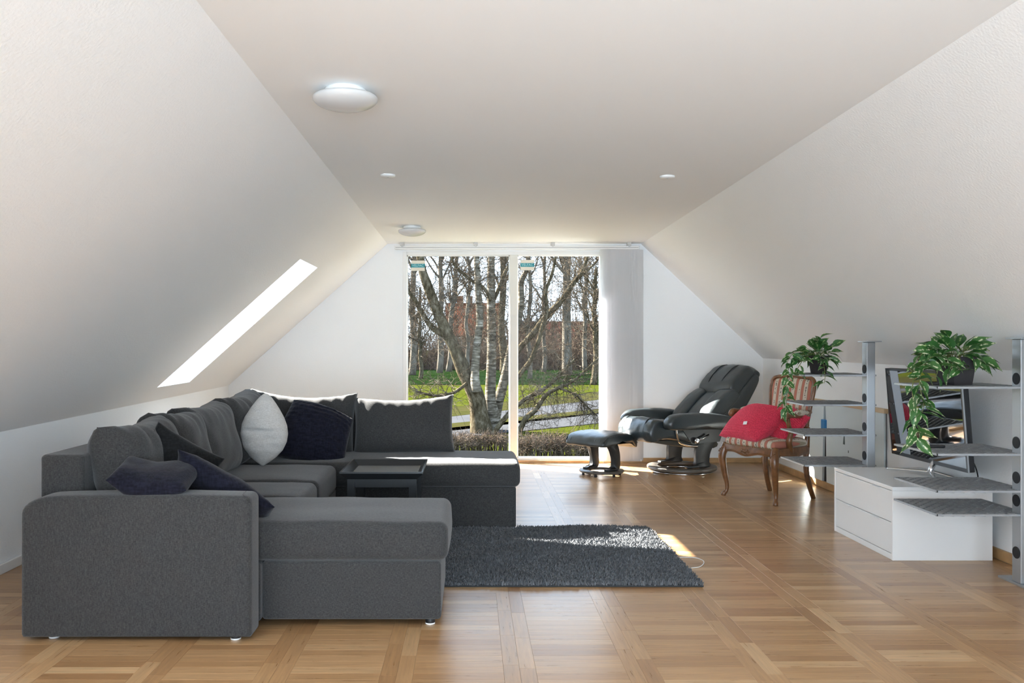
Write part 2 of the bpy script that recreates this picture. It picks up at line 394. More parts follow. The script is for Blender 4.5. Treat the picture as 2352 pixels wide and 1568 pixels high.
# ceiling and walls
struct('ceiling', ([(ceilL(YR)[0], YR, 2.307), (ceilR(YR)[0], YR, 2.307), (ceilR(YB)[0], YB, 2.307), (ceilL(YB)[0], YB, 2.307)], [(0, 1, 2, 3)]), M_CEIL)
kl0, kl1 = kneeL(YR), kneeL(YB)
struct('wall_left_knee', ([(-2.564, YR, -.02), (-2.564, YB, -.02), (-2.564, YB, kl1[1]), (-2.564, YR, kl0[1])], [(0, 1, 2, 3)]), M_WALL)
struct('wall_right_knee', ([(3.074, YR, -.02), (3.074, YB, -.02), (3.074, YB, 1.10), (3.074, YR, 1.10)], [(3, 2, 1, 0)]), M_WALL)
yr = [YR] + [y for p in ROOF_R for y in p] + [YB]; ur = [0, .22, .82, 1]
V = [slope_pt(kneeR, ceilR, u, y) for y in yr for u in ur]
Fc = [(i * 4 + j + 1, (i + 1) * 4 + j + 1, (i + 1) * 4 + j, i * 4 + j) for i in range(len(yr) - 1) for j in range(3) if not (i % 2 == 1 and j == 1)]
struct('wall_right_slope', (V, Fc), M_WALL)
# left slope with the roof-window opening
SY0, SY1, SU0, SU1 = 6.61, 7.37, .083, .735
yl_ = [YR] + [y for p in ROOF_L for y in p] + [SY0, SY1, YB]; us = [0, SU0, .16, .66, SU1, 1]
def hole(i, j): return (i == len(yl_) - 3 and 1 <= j <= 3) or (i < len(yl_) - 3 and i % 2 == 1 and j == 2)
V = [slope_pt(kneeL, ceilL, u, y) for y in yl_ for u in us]; nu = len(us)
Fc = [(i * nu + j, (i + 1) * nu + j, (i + 1) * nu + j + 1, i * nu + j + 1) for i in range(len(yl_) - 1) for j in range(nu - 1) if not hole(i, j)]
struct('wall_left_slope', (V, Fc), M_WALL)
NO = Vector((-.665, 0, .747))                          # outward normal of the left slope
c4 = [Vector(slope_pt(kneeL, ceilL, u, y)) for u, y in ((SU0, SY0), (SU1, SY0), (SU1, SY1), (SU0, SY1))]
def roof_window(name, c4, NO, depth=.26, blind=False):  # blind: puts the added diffuser sheet over the opening
    w = tag(thing(name, c4[0], None, None), kind='structure')
    o4 = [c + NO * depth for c in c4]
    obj('reveal', (c4 + o4, [(0, 1, 5, 4), (1, 2, 6, 5), (2, 3, 7, 6), (3, 0, 4, 7)]), M_WHITE, w)
    ctr = sum(o4, Vector()) / 4
    i4 = [ctr + (p - ctr) * .90 for p in o4]; i4b = [p + NO * .05 for p in i4]; o4b = [p + NO * .05 for p in o4]
    obj('frame', (o4 + i4 + o4b + i4b, [(j, (j + 1) % 4, 4 + (j + 1) % 4, 4 + j) for j in range(4)] + [(4 + j, 4 + (j + 1) % 4, 12 + (j + 1) % 4, 12 + j) for j in range(4)] + [(8 + j, 8 + (j + 1) % 4, 12 + (j + 1) % 4, 12 + j) for j in range(4)]), M_WHITE, w)
    obj('pane', ([p + NO * .03 for p in i4], [(0, 1, 2, 3)]), M_GLASS, w)
    if blind: obj('sun_diffuser', ([p + NO * .045 for p in o4], [(0, 1, 2, 3)]), M_BLIND, w)  # unseen translucent sheet added to soften the sun
roof_window('window_2', c4, NO)
for k, (ya, yb) in enumerate(ROOF_R):  # added roof openings out of view, made to carry fill lights
    roof_window('window_%d' % (k + 3), [Vector(slope_pt(kneeR, ceilR, u, y)) for u, y in ((.22, ya), (.82, ya), (.82, yb), (.22, yb))], Vector((.684, 0, .729)))  # added unseen opening for a fill light

for k, (ya, yb) in enumerate(ROOF_L):  # likewise added on the left, each with a diffuser sheet
    roof_window('window_%d' % (k + 3 + len(ROOF_R)), [Vector(slope_pt(kneeL, ceilL, u, y)) for u, y in ((.16, ya), (.66, ya), (.66, yb), (.16, yb))], NO, blind=True)  # added unseen opening with its diffuser sheet

# gable wall with the window opening
WX0, WX1, WZ1 = -.726, 1.388, 2.224
g1 = [(-2.564, -.02), (WX0, -.02), (WX0, 2.307), (-.887, 2.307), (-2.564, .813)]
g2 = [(WX1, -.02), (3.074, -.02), (3.074, 1.10), (1.788, 2.307), (WX1, 2.307)]
g3 = [(WX0, WZ1), (WX1, WZ1), (WX1, 2.307), (WX0, 2.307)]
struct('wall_back', join(prism(g1, 'y', YB, YB + .30), prism(g2, 'y', YB, YB + .30), prism(g3, 'y', YB, YB + .30)), M_WALL)
# roof overhang outside the gable
def roofslab(a, b_, y0, y1, th):
    d = (Vector((b_[0], 0, b_[1])) - Vector((a[0], 0, a[1]))).normalized(); n = Vector((-d.z, 0, d.x))
    if n.z < 0: n = -n
    pl = [(a[0], a[1]), (b_[0], b_[1]), (b_[0] + n.x * th, b_[1] + n.z * th), (a[0] + n.x * th, a[1] + n.z * th)]
    return prism(pl, 'y', y0, y1)
struct('trim_1', join(roofslab((-3.4, .47), (.484, 3.93), YB + .30, YB + .78, .12), roofslab((.484, 3.93), (3.9, .74), YB + .30, YB + .78, .12)), plain('overhang_boards', (.55, .54, .52), .7))
# wall behind the camera with an opening added for the fill light
def gable(y, x0, x1, z1):
    a = kneeL(y); b_ = ceilL(y); c = ceilR(y)
    zl = a[1] + (2.307 - a[1]) * (x0 + 2.564) / (b_[0] + 2.564); zr = 1.10 + 1.207 * (3.074 - x1) / (3.074 - c[0])
    return join(prism([(-2.564, -.02), (x0, -.02), (x0, zl), (-2.564, a[1])], 'y', y - .1, y),
                prism([(x1, -.02), (3.074, -.02), (3.074, 1.10), (x1, zr)], 'y', y - .1, y))
struct('wall_rear', gable(YR, -1.25, 2.15, 2.2), M_WALL)

# skirting boards
struct('baseboard_right', rbox(3.054, 3.074, YR, YB, 0, .062, .004, 1), M_BASEW)
struct('baseboard_back', join(rbox(WX1 + .01, 3.054, YB - .02, YB, 0, .052, .004, 1), rbox(-2.55, WX0 - .01, YB - .02, YB, 0, .052, .004, 1)), M_BASEW)
struct('baseboard_left', rbox(-2.564, -2.548, YR, YB, 0, .055, .004, 1), M_WHITE)

# ------------------------------------------------------------------ floor: ladder parquet
floor = struct('floor', box(-2.58, 3.09, YR, YB + .32, -.10, -.0125), plain('subfloor', (.16, .09, .04), .8))
PL, PW, PER, BX0 = .344, .062, .468, -.345
def plank_geo(l, w):
    g, c, t = .0002, .0004, .012; hx, hy = l / 2 - g, w / 2 - g
    V = [(-hx + c, -hy + c, 0), (hx - c, -hy + c, 0), (hx - c, hy - c, 0), (-hx + c, hy - c, 0), (-hx, -hy, -c), (hx, -hy, -c), (hx, hy, -c), (-hx, hy, -c), (-hx, -hy, -t), (hx, -hy, -t), (hx, hy, -t), (-hx, hy, -t)]
    Fc = [(0, 1, 2, 3)] + [(4 + i, 4 + (i + 1) % 4, (i + 1) % 4, i) for i in range(4)] + [(8 + i, 8 + (i + 1) % 4, 4 + (i + 1) % 4, 4 + i) for i in range(4)]
    return V, Fc
def add_uv(me, uvs):
    lay = me.uv_layers.new(name='UVMap'); li = np.empty(len(me.loops), dtype=np.int32); me.loops.foreach_get('vertex_index', li)
    lay.data.foreach_set('uv', np.asarray(uvs, dtype=np.float32)[li].ravel())
gv, gf = plank_geo(PL, PW); pl_me = mesh_of('plank', gv, gf, M_OAK); add_uv(pl_me, [(v[0], v[1]) for v in gv])
spots = []
y0 = -.4
for k in range(-6, 8):
    bx = BX0 + PER * k
    cx = bx + .124 + PL / 2
    if -2.55 < cx - PL / 2 and cx + PL / 2 < 3.06 or True:
        j = 0
        while True:
            y = y0 + PW * (j + .5)
            if y > YB: break
            spots.append((cx, y, 0)); j += 1
    for s in (0, 1):
        off = R.random() * PL; x = bx + PW * (s + .5); y = y0 - off
        while y < YB + PL: spots.append((x, y + PL / 2, 1)); y += PL
spots = [s for s in spots if -2.62 < s[0] < 3.12]
def clipx(s): return s[0] - PL / 2 < -2.56 or s[0] + PL / 2 > 3.065 if s[2] == 0 else False
def shown(s):
    x, y, d = s
    if y < 2.95 or clipx(s) or y > YB - .2: return False
    px = CX + x * F / y; py = CY + H * F / y
    if not (20 < px < 2335 and py < 1572): return False
    if x < -.15 and y > 3.62 and x > -1.95: return False
    if x <= -1.95 and y > 4.6: return False
    if -.9 < x < 1.18 and 4.45 < y < 5.8: return False
    if x < .28 and 5.75 < y < 6.6: return False
    if x > 2.45 and 4.98 < y < 5.75: return False
    return True
vis = sorted([s for s in spots if shown(s)], key=lambda s: s[1])[:300]; vset = set(vis)
for s in vis:
    o = bpy.data.objects.new('plank', pl_me); COL.objects.link(o); o.parent = floor
    o.location = (s[0], s[1], 0); o.rotation_euler = (0, 0, math.pi / 2 * s[2] + (math.pi if R.random() < .5 else 0))
FV, FF, FU = [], [], []
for s in spots:
    if s in vset: continue
    b0 = len(FV); fl = -1 if R.random() < .5 else 1
    for v in gv:
        x, y = (v[0], v[1]) if s[2] == 0 else (-v[1], v[0])
        x = min(max(s[0] + x, -2.562), 3.072); y = min(s[1] + y, YB + .05)
        FV.append((x, y, v[2])); FU.append((v[0] * fl, v[1]))
    FF += [tuple(i + b0 for i in q) for q in gf]
for xx0, xx1, yy0, yy1 in ((-2.562, 3.072, YR, y0),):
    b0 = len(FV); FV += [(xx0, yy0, 0), (xx1, yy0, 0), (xx1, yy1, 0), (xx0, yy1, 0)]; FF.append((b0, b0 + 1, b0 + 2, b0 + 3)); FU += [(xx0, yy0), (xx1, yy0), (xx1, yy1), (xx0, yy1)]
pf = obj('plank_field', (FV, FF), M_OAK, floor); add_uv(pf.data, FU); tag(pf, kind='stuff')

# ------------------------------------------------------------------ the big window
w1 = tag(thing('window_1', (.33, YB, 0), None, None), kind='structure')
yf0, yf1 = YB - .012, YB + .09
def fr(name, x0, x1, z0, z1, m=M_WHITE, y0=yf0, y1=yf1): return obj(name, rbox(x0, x1, y0, y1, z0, z1, .006, 1), m, w1)
fr('jamb', WX0, -.682, 0, WZ1); fr('jamb', 1.369, WX1, 0, WZ1)
fr('head', -.682, 1.369, 2.188, WZ1); fr('sill', -.682, 1.369, 0, .052)
fr('mullion', .404, .484, .052, 2.188, M_CREAM)
obj('threshold', rbox(WX0, WX1, YB - .05, YB - .012, 0, .030, .004, 1), M_BASEW, w1)
for x0, x1 in ((-.682, .404), (.484, 1.369)):
    p = obj('pane', ([(x0, YB + .042, .052), (x1, YB + .042, .052), (x1, YB + .042, 2.188), (x0, YB + .042, 2.188)], [(0, 1, 2, 3)]), M_GLASS, w1)
    bd = []
    for q in ((x0, x0 + .010, .052, 2.188), (x1 - .010, x1, .052, 2.188), (x0, x1, .052, .062), (x0, x1, 2.178, 2.188)):
        bd.append(box(q[0], q[1], YB + .02, YB + .04, q[2], q[3]))
    obj('glazing_bead', join(*bd), M_WHITE, w1)
    sx0 = x0 + (.042 if x0 < 0 else .035)
    zt = 2.135 if x0 < 0 else 2.142
    st = obj('sticker', box(sx0, sx0 + .145, YB + .0375, YB + .0395, zt - .11, zt), M_STICK, w1)
    obj('print_band', box(sx0, sx0 + .145, YB + .0365, YB + .0375, zt - .074, zt - .034), M_TEAL, st)
    fc = bpy.data.curves.new('lettering', 'FONT'); fc.body = 'VELFAC'; fc.size = .036; fc.extrude = .0003; fc.align_x = 'CENTER'; fc.align_y = 'CENTER'
    fo = bpy.data.objects.new('tmp', fc); COL.objects.link(fo)
    me = bpy.data.meshes.new_from_object(fo.evaluated_get(bpy.context.evaluated_depsgraph_get())); bpy.data.objects.remove(fo)
    me.transform(Matrix.Translation((sx0 + .0725, YB + .0360, zt - .054)) @ Matrix.Rotation(math.pi / 2, 4, 'X')); me.materials.clear(); me.materials.append(M_STICKW)
    lo = bpy.data.objects.new('lettering', me); COL.objects.link(lo); put(lo, st)

# vertical blind drawn to the right-hand side
vb = thing('vertical_blind', (.44, 8.95, 2.2), 'white vertical blind stacked at the right of the window', 'blind')
rail = obj('headrail', rbox(-.80, 1.745, 8.915, 8.955, 2.236, 2.272, .004, 1), M_WHITEGLOSS, vb)
obj('rail_groove', box(-.79, 1.735, 8.911, 8.914, 2.251, 2.256), plain('groove_grey', (.35, .35, .35), .6), rail)
for x in (-.72, .045, .845, 1.64):
    obj('bracket', join(rbox(x - .02, x + .02, 8.90, 8.965, 2.272, 2.306, .003, 1), rbox(x - .008, x + .008, 8.895, 8.915, 2.262, 2.29, .002, 1)), plain('bracket_grey', (.55, .55, .54), .4), vb)
nv = 28
for i in range(nv):
    x = 1.375 + .385 * i / (nv - 1); an = math.radians(R.uniform(30, 42)); jt = R.uniform(-.004, .004)
    pv = []
    for j in range(5):
        t = (j / 4 - .5) * .089; cb = .006 * (1 - (j / 2 - 1) ** 2)
        pv.append((x + t * math.cos(an) + cb * math.sin(an) + jt, 8.935 + t * math.sin(an) - cb * math.cos(an)))
    V = [(p[0], p[1], z) for z in (.035, 1.1, 2.234) for p in pv]
    sl = obj('slat', (V, [(r * 5 + j, r * 5 + j + 1, r * 5 + j + 6, r * 5 + j + 5) for r in range(2) for j in range(4)]), M_BLIND, vb, True)
    obj('bottom_weight', box(x - .012, x + .012, 8.930, 8.940, .03, .05), M_WHITE, sl)
ch = []
for i in range(2):
    ch.append(tube(smooth_path([(-.70 + i * 1.05, 8.905, 2.236), (-.2 + i * 1.05, 8.905, 2.212), (.33 + i * 1.05, 8.905, 2.236)], 6), .0025, 5))
obj('cord', join(*ch), M_WHITE, vb, True)

# ceiling lamps and caps
def lamp(x, y, s, label):
    t = thing('ceiling_lamp', (x, y, 2.307), label, 'lamp', 'flush ceiling lamps')
    obj('base', capped_lathe([(.083 * s, 0), (.086 * s, -.006), (.086 * s, -.024), (.080 * s, -.026)], 40, (x, y, 2.307)), M_BULB, t, True)
    pr = [(.080 * s, -.022), (.112 * s, -.025), (.130 * s, -.031), (.1355 * s, -.037)]
    pr += [(.1355 * s * math.cos(a), -.037 - .050 * math.sin(a)) for a in np.linspace(.08, math.pi / 2 - .02, 14)]
    obj('shade', capped_lathe(pr, 48, (x, y, 2.307)), M_OPAL, t, True)
    obj('clip', rbox(x - .004, x + .004, y - .093 * s, y - .082 * s, 2.279, 2.292, .002, 1), M_WHITE, t)
lamp(-.524, 3.56, 1.0, 'opal dome ceiling lamp nearest the camera, above the sofa')
lamp(-.535, 7.72, .93, 'small opal dome ceiling lamp near the top of the window')
for x, y, lb in ((-.522, 5.36, 'small round white ceiling cap between the two dome lamps'), (1.232, 5.40, 'small round white ceiling cap near the right-hand sloping wall')):
    t = thing('ceiling_vent', (x, y, 2.307), lb, 'ceiling cap', 'round ceiling caps')
    obj('cover', capped_lathe([(.047, 0), (.047, -.008), (.040, -.014), (.012, -.016)], 28, (x, y, 2.307)), M_BULB, t, True)
    obj('screw', capped_lathe([(.004, -.0165), (.004, -.018)], 10, (x, y, 2.307)), M_STEEL, t)

# wall fittings
sw = thing('wall_socket', (3.07, 6.42, .685), 'narrow white switch plate on the right knee wall behind the television', 'switch')
obj('plate', rbox(3.063, 3.0735, 6.385, 6.455, .635, .735, .003, 1), M_WHITE, sw); obj('rocker', rbox(3.059, 3.064, 6.40, 6.44, .655, .715, .002, 1), plain('switch_grey', (.6, .6, .58), .4), sw)
so_ = thing('wall_socket', (1.72, YB, .54), 'small white socket on the back wall beside the blind', 'socket')
obj('plate', rbox(1.75, 1.82, YB - .012, YB - .001, .50, .57, .003, 1), M_WHITE, so_); obj('face', capped_lathe([(.022, -.0), (.020, -.002)], 16, (0, 0, 0)), M_WHITE, so_).matrix_parent_inverse = WM[so_].inverted() @ Matrix.Translation((1.785, YB - .0125, .535)) @ Matrix.Rotation(math.radians(90), 4, 'X')

# hatch in the right knee wall
hx = 3.074
ht = thing('wall_hatch', (hx, 7.1, .06), 'pale bluish double hatch in the right knee wall behind the armchair', 'hatch')
obj('dark_sheet', box(hx - .012, hx - .004, 6.35, 7.86, .064, .735), M_PAINTED_DARK, ht)  # black sheet standing in for the unlit inside of the hatch
obj('leaf', prism([(7.865, .064), (7.445, .064), (7.412, .74), (7.865, .74)], 'x', hx - .030, hx - .012), M_PLATE, ht)
lf = obj('leaf', prism([(7.365, .064), (6.34, .064), (6.34, .74), (7.385, .74)], 'x', hx - .026, hx - .012), M_PLATE, ht)
obj('finger_slot', prism([(7.00, .43), (7.035, .43), (7.012, .545)], 'x', hx - .0275, hx - .0255), M_GREENSLOT, lf)
obj('screw', box(hx - .0275, hx - .0255, 6.93, 6.94, .37, .39), M_GREENSLOT, lf)
obj('strap', rbox(hx - .045, hx - .012, 7.36, 7.44, .49, .60, .006, 2), M_BLUE, ht)
obj('trim_strip', prism([(7.88, .742), (6.32, .738), (6.32, .772), (7.88, .765)], 'x', hx - .034, hx - .002), plain('pine_strip', (.62, .45, .27), .5), ht)

# ================================================================== OUTSIDE
GZ = -1.6
def noise_ramp(name, cols, scale, rough=.95, stretch=(1, 1, 1)):
    m, N, L, b = new_mat(name); tc = N.new('ShaderNodeTexCoord'); mp = N.new('ShaderNodeMapping'); mp.inputs['Scale'].default_value = stretch; L.new(tc.outputs['Object'], mp.inputs[0])
    n = N.new('ShaderNodeTexNoise'); n.inputs['Scale'].default_value = scale; n.inputs['Detail'].default_value = 8; n.inputs['Roughness'].default_value = .65; L.new(mp.outputs[0], n.inputs['Vector'])
    cr = N.new('ShaderNodeValToRGB'); e = cr.color_ramp.elements
    for i, c in enumerate(cols):
        p = .32 + .36 * i / (len(cols) - 1)
        el = e[i] if i < 2 else e.new(p); el.position = p; el.color = (*c, 1)
    L.new(n.outputs['Fac'], cr.inputs[0]); L.new(cr.outputs[0], b.inputs['Base Color']); b.inputs['Roughness'].default_value = rough; b.inputs['Specular IOR Level'].default_value = 0.0
    return m
M_LAWN = noise_ramp('spring_grass', [(0.0209, 0.0248, 0.0029), (0.0296, 0.0353, 0.0041), (0.0361, 0.0381, 0.0081)], 1.2)
M_LAWN_SHADE = noise_ramp('shaded_grass', [(0.0042, 0.0091, 0.0025), (0.0056, 0.0126, 0.0031), (0.0077, 0.0146, 0.0042)], .6)  # lawn green darkened to stand for tree shade
M_VERGE = noise_ramp('verge', [(0.0178, 0.019, 0.0056), (0.0277, 0.0269, 0.0087), (0.0308, 0.0244, 0.0126)], 1.5)
M_ROAD = noise_ramp('road_grey', [(0.0393, 0.0393, 0.0411), (0.0467, 0.0467, 0.0486), (0.0524, 0.0524, 0.0553)], .5)
M_BARK = noise_ramp('bark', [(0.0217, 0.0168, 0.0101), (0.062, 0.0493, 0.0299), (0.1364, 0.1148, 0.0828)], 9, stretch=(1, 1, .5))
M_BIRCH = noise_ramp('birch_bark', [(0.0198, 0.0161, 0.0112), (0.099, 0.0837, 0.0616), (0.2772, 0.248, 0.2072)], 7, stretch=(.4, .4, 2.2))
M_TWIG = noise_ramp('twig_bark', [(0.035, 0.0252, 0.0168), (0.07, 0.0525, 0.0364), (0.14, 0.119, 0.091)], 3)
M_BRUSH = noise_ramp('brushwood', [(0.048, 0.032, 0.0224), (0.096, 0.068, 0.048), (0.16, 0.12, 0.088)], 2)
M_ROOFB = noise_ramp('brown_tiles', [(0.0413, 0.0165, 0.0124), (0.0536, 0.0215, 0.0157), (0.066, 0.0281, 0.0206)], .8)
M_ROOFR = noise_ramp('red_tiles', [(0.099, 0.0338, 0.018), (0.126, 0.0428, 0.0225), (0.1485, 0.0585, 0.0338)], .9)
M_BRICK = noise_ramp('brick_wall', [(0.1248, 0.0528, 0.0288), (0.1536, 0.072, 0.0408), (0.1728, 0.0912, 0.0576)], 1.0)
struct('ground', ([(-260, 9.9, GZ), (260, 9.9, GZ), (260, 420, GZ), (-260, 420, GZ)], [(0, 1, 2, 3)]), M_LAWN)
def band(name, y0l, y0r, y1l, y1r, dz, m, xl=-60, xr=60):
    return struct(name, ([(xl, y0l, GZ + dz), (xr, y0r, GZ + dz), (xr, y1r, GZ + dz), (xl, y1l, GZ + dz)], [(0, 1, 2, 3)]), m)
# along the line of sight the roads climb to the right: nearer edge farther away on the right
def roadline(pxa, pya, pxb, pyb, x):
    a = P(pxa, pya, (H - GZ) * F / (pya - CY)); b_ = P(pxb, pyb, (H - GZ) * F / (pyb - CY))
    return a.y + (b_.y - a.y) * (x - a.x) / (b_.x - a.x)
def roadband(name, l0, l1, dz, m):
    y = [roadline(*l, x) for l in (l0, l1) for x in (-24, 30)]
    return struct(name, ([(-24, y[0], GZ + dz), (30, y[1], GZ + dz), (30, y[3], GZ + dz), (-24, y[2], GZ + dz)], [(0, 1, 2, 3)]), m)
roadband('road_near', (1050, 1006, 1380, 972), (1050, 982, 1380, 948), .02, M_ROAD)
roadband('verge', (1050, 982, 1380, 948), (1050, 972, 1380, 940), .025, M_VERGE)
roadband('road_far', (1050, 972, 1380, 940), (1050, 956, 1380, 918), .02, M_ROAD)
roadband('verge_far', (1050, 956, 1380, 918), (1050, 934, 1380, 900), .025, M_VERGE)
struct('lawn_shade', ([(-260, 60, GZ + .03), (260, 60, GZ + .03), (260, 105, GZ + .03), (-260, 105, GZ + .03)], [(0, 1, 2, 3)]), M_LAWN_SHADE)  # strip of lawn with the tree shadow put into its colour

# --- trees
class Twigs:
    def __init__(s): s.V, s.F = [], []
    def add(s, pts, r0, r1, n=3):
        v, f = tube(pts, interp([r0, r1], len(pts)), n, cap=False); b0 = len(s.V); s.V += v; s.F += [tuple(i + b0 for i in q) for q in f]
    def vf(s): return s.V, s.F
def wander(p, d, L, seg, bend, droop, rn):
    pts = [p.copy()]; d = d.normalized()
    for i in range(seg):
        d = (d + Vector((rn.gauss(0, bend), rn.gauss(0, bend), rn.gauss(0, bend) + droop))).normalized()
        pts.append(pts[-1] + d * (L / seg))
    return pts
def along(path, t):
    f = t * (len(path) - 1); i = min(int(f), len(path) - 2); return path[i].lerp(path[i + 1], f - i), (path[i + 1] - path[i]).normalized()
def grow(tw, path, n, L, r, rn, droop=0.0, lev=2, t0=.1):
    for _ in range(n):
        p, d = along(path, rn.uniform(t0, 1)); side = Vector((rn.gauss(0, 1), rn.gauss(0, 1), rn.gauss(.25, .7))).normalized()
        dd = (d * .55 + side).normalized(); ll = L * rn.uniform(.5, 1.2)
        w = wander(p, dd, ll, 6, .28, droop, rn); tw.add(w, r, r * .35)
        if lev > 1: grow(tw, w, 5, L * .5, r * .5, rn, droop * 1.4, lev - 1, .2)

def birch():
    D = 27.4; rn = random.Random(3)
    t = thing('birch_tree', P(1115, 995, D), 'large bare multi-stemmed tree just outside the window', 'tree')
    S = [ # photo points, widths in px, depth offset
        ([(1108, 1003), (1100, 950), (1092, 905), (1064, 848), (1048, 808), (1030, 770), (1012, 732), (997, 696), (979, 647), (970, 620), (962, 570)], [58, 40, 38, 32, 27, 25, 24, 22, 19, 16], 0),
        ([(1026, 770), (995, 754), (972, 723), (955, 692), (937, 667), (915, 630)], [16, 13, 11, 9, 7], .2),
        ([(1094, 900), (1091, 865), (1093, 825), (1097, 781), (1102, 736), (1100, 692), (1096, 625), (1094, 560)], [24, 20, 18, 17, 16, 14, 11], -.4),
        ([(1124, 1003), (1128, 950), (1126, 915), (1129, 825), (1129, 758), (1128, 692), (1128, 625), (1129, 560)], [44, 38, 26, 22, 21, 20, 18, 14], .5),
        ([(1132, 985), (1142, 930), (1153, 892), (1163, 848), (1172, 803), (1186, 755), (1197, 700), (1197, 650), (1208, 622), (1216, 575)], [30, 26, 22, 18, 16, 15, 14, 12, 10], .9),
        ([(1130, 1000), (1149, 974), (1172, 946), (1198, 922), (1220, 908), (1240, 900), (1265, 880), (1290, 855), (1320, 825)], [12, 11, 10, 9, 7, 5], -.5),
        ([(1150, 1015), (1190, 991), (1208, 960), (1230, 941), (1253, 908), (1282, 891), (1310, 879), (1332, 862), (1372, 825), (1400, 800)], [12, 12, 12, 11, 9, 7, 6, 5, 4], -.8),
        ([(1163, 850), (1191, 803), (1225, 765), (1247, 736), (1269, 712), (1292, 687), (1314, 654), (1336, 625), (1347, 598), (1356, 560)], [14, 14, 15, 15, 14, 12, 10, 8, 7], 1.2),
        ([(1172, 905), (1193, 861), (1218, 828), (1236, 785), (1245, 752), (1256, 714), (1254, 669), (1269, 625), (1280, 570)], [11, 11, 11, 10, 9, 8, 7, 6], .4),
        ([(1128, 700), (1145, 665), (1158, 630), (1175, 600), (1195, 560)], [10, 9, 8, 6], .6),
        ([(1128, 690), (1110, 660), (1085, 645), (1060, 625), (1040, 600), (1045, 570)], [8, 8, 7, 6, 5], .2),
        ([(1072, 880), (1045, 900), (1015, 908), (985, 906), (955, 898)], [8, 7, 6, 4], -.3),
        ([(1282, 891), (1320, 905), (1345, 930), (1372, 955)], [5, 4, 3], -.8),
        ([(1314, 654), (1345, 625), (1375, 595), (1395, 570)], [6, 5, 4], 1.3),
    ]
    tw = Twigs(); paths = []
    for i, (pp, ww, dd) in enumerate(S):
        path = smooth_path([P(x, y, D + dd) for x, y in pp], 5); rr = [w / 2 * D / F for w in interp(ww, len(path))]
        obj('trunk' if i in (0, 2, 3, 4) else 'branch', tube(path, rr, 10), M_BIRCH if i in (2, 3, 4) else M_BARK, t, True); paths.append(path)
    for i, path in enumerate(paths):
        grow(tw, path, [44, 30, 30, 34, 34, 30, 34, 36, 36, 26, 26, 26, 20, 22][i], 1.35, .013, rn, -.03, 3 if i > 0 else 2, .35 if i in (0, 2, 3, 4) else .15)
    for i in (5, 6, 11, 12, 7):                           # hanging twigs
        for _ in range(46):
            p, d = along(paths[i], rn.uniform(.25, 1)); w = wander(p, Vector((rn.gauss(0, .4), rn.gauss(0, .4), -1)), rn.uniform(.4, 1.2), 5, .16, -.12, rn); tw.add(w, .007, .003)
    tag(obj('twigs', tw.vf(), M_TWIG, t), kind='stuff')
birch()
def far_tree(name, px, py, D, hpx, wpx, label, seed, bark, n=60, lean=0, L=None, r=.03):
    rn = random.Random(seed); b0 = P(px, py, D); b0.z = GZ
    t = thing(name, b0, label, 'tree', 'bare trees across the lawn')
    h = hpx * D / F; w = wpx * D / F / 2
    path = [b0 + Vector((lean * i / 8 + rn.gauss(0, .08), 0, h * i / 8)) for i in range(9)]; path = smooth_path(path, 3)
    obj('trunk', tube(path, interp([w * 1.2, w, w * .9, w * .75, w * .5], len(path)), 9), bark, t, True)
    tw = Twigs()
    for k in range(7):
        p, d = along(path, rn.uniform(.3, .9)); s = rn.choice((-1, 1))
        br = wander(p, Vector((s * rn.uniform(.35, .8), rn.gauss(0, .3), 1)), h * rn.uniform(.2, .38), 7, .12, .06, rn)
        obj('branch', tube(br, interp([w * .4, w * .12], len(br)), 6), bark, t, True); grow(tw, br, 18, (L or h * .12), r, rn, .02, 2)
    grow(tw, path, n, (L or h * .12), r, rn, .03, 2, .22)
    tag(obj('twigs', tw.vf(), M_TWIG, t), kind='stuff')
M_PALE = noise_ramp('pale_bark', [(0.051, 0.041, 0.0296), (0.102, 0.0861, 0.0663), (0.1615, 0.1394, 0.1131)], 3, stretch=(1, 1, .4))
far_tree('poplar_tree', 949, 842, 78, 330, 15, 'straight bare tree at the far left edge of the left pane', 11, M_PALE)
far_tree('poplar_tree', 1012, 838, 84, 340, 13, 'straight pale bare trunk left of the brick house', 12, M_PALE)
far_tree('poplar_tree', 1030, 836, 88, 330, 12, 'thin pale trunk close beside the brick house', 13, M_PALE, lean=1.0)
far_tree('poplar_tree', 1155, 838, 82, 350, 17, 'wide dark bare tree hidden behind the window mullion', 14, M_BARK)
far_tree('poplar_tree', 1302, 838, 80, 380, 21, 'tall thick pale trunk in the middle of the right pane', 15, M_PALE, n=34)
far_tree('poplar_tree', 1250, 842, 87, 320, 9, 'slender bare tree left of the thick pale trunk', 16, M_PALE)
far_tree('spreading_tree', 1368, 850, 60, 270, 14, 'dark dense branching tree at the right edge of the right pane', 17, M_BARK, n=60, L=3.2, r=.022)
far_tree('spreading_tree', 965, 846, 70, 210, 9, 'low bushy bare tree at the left edge of the left pane', 18, M_BARK, n=46, L=3.0, r=.02)
far_tree('poplar_tree', 1345, 840, 89, 330, 10, 'slender bare tree right of the thick pale trunk', 19, M_PALE)
far_tree('poplar_tree', 1075, 842, 73, 330, 9, 'slim bare tree in front of the brick house gable', 20, M_PALE)
far_tree('poplar_tree', 1215, 846, 70, 330, 10, 'bare tree just right of the window mullion', 21, M_PALE)
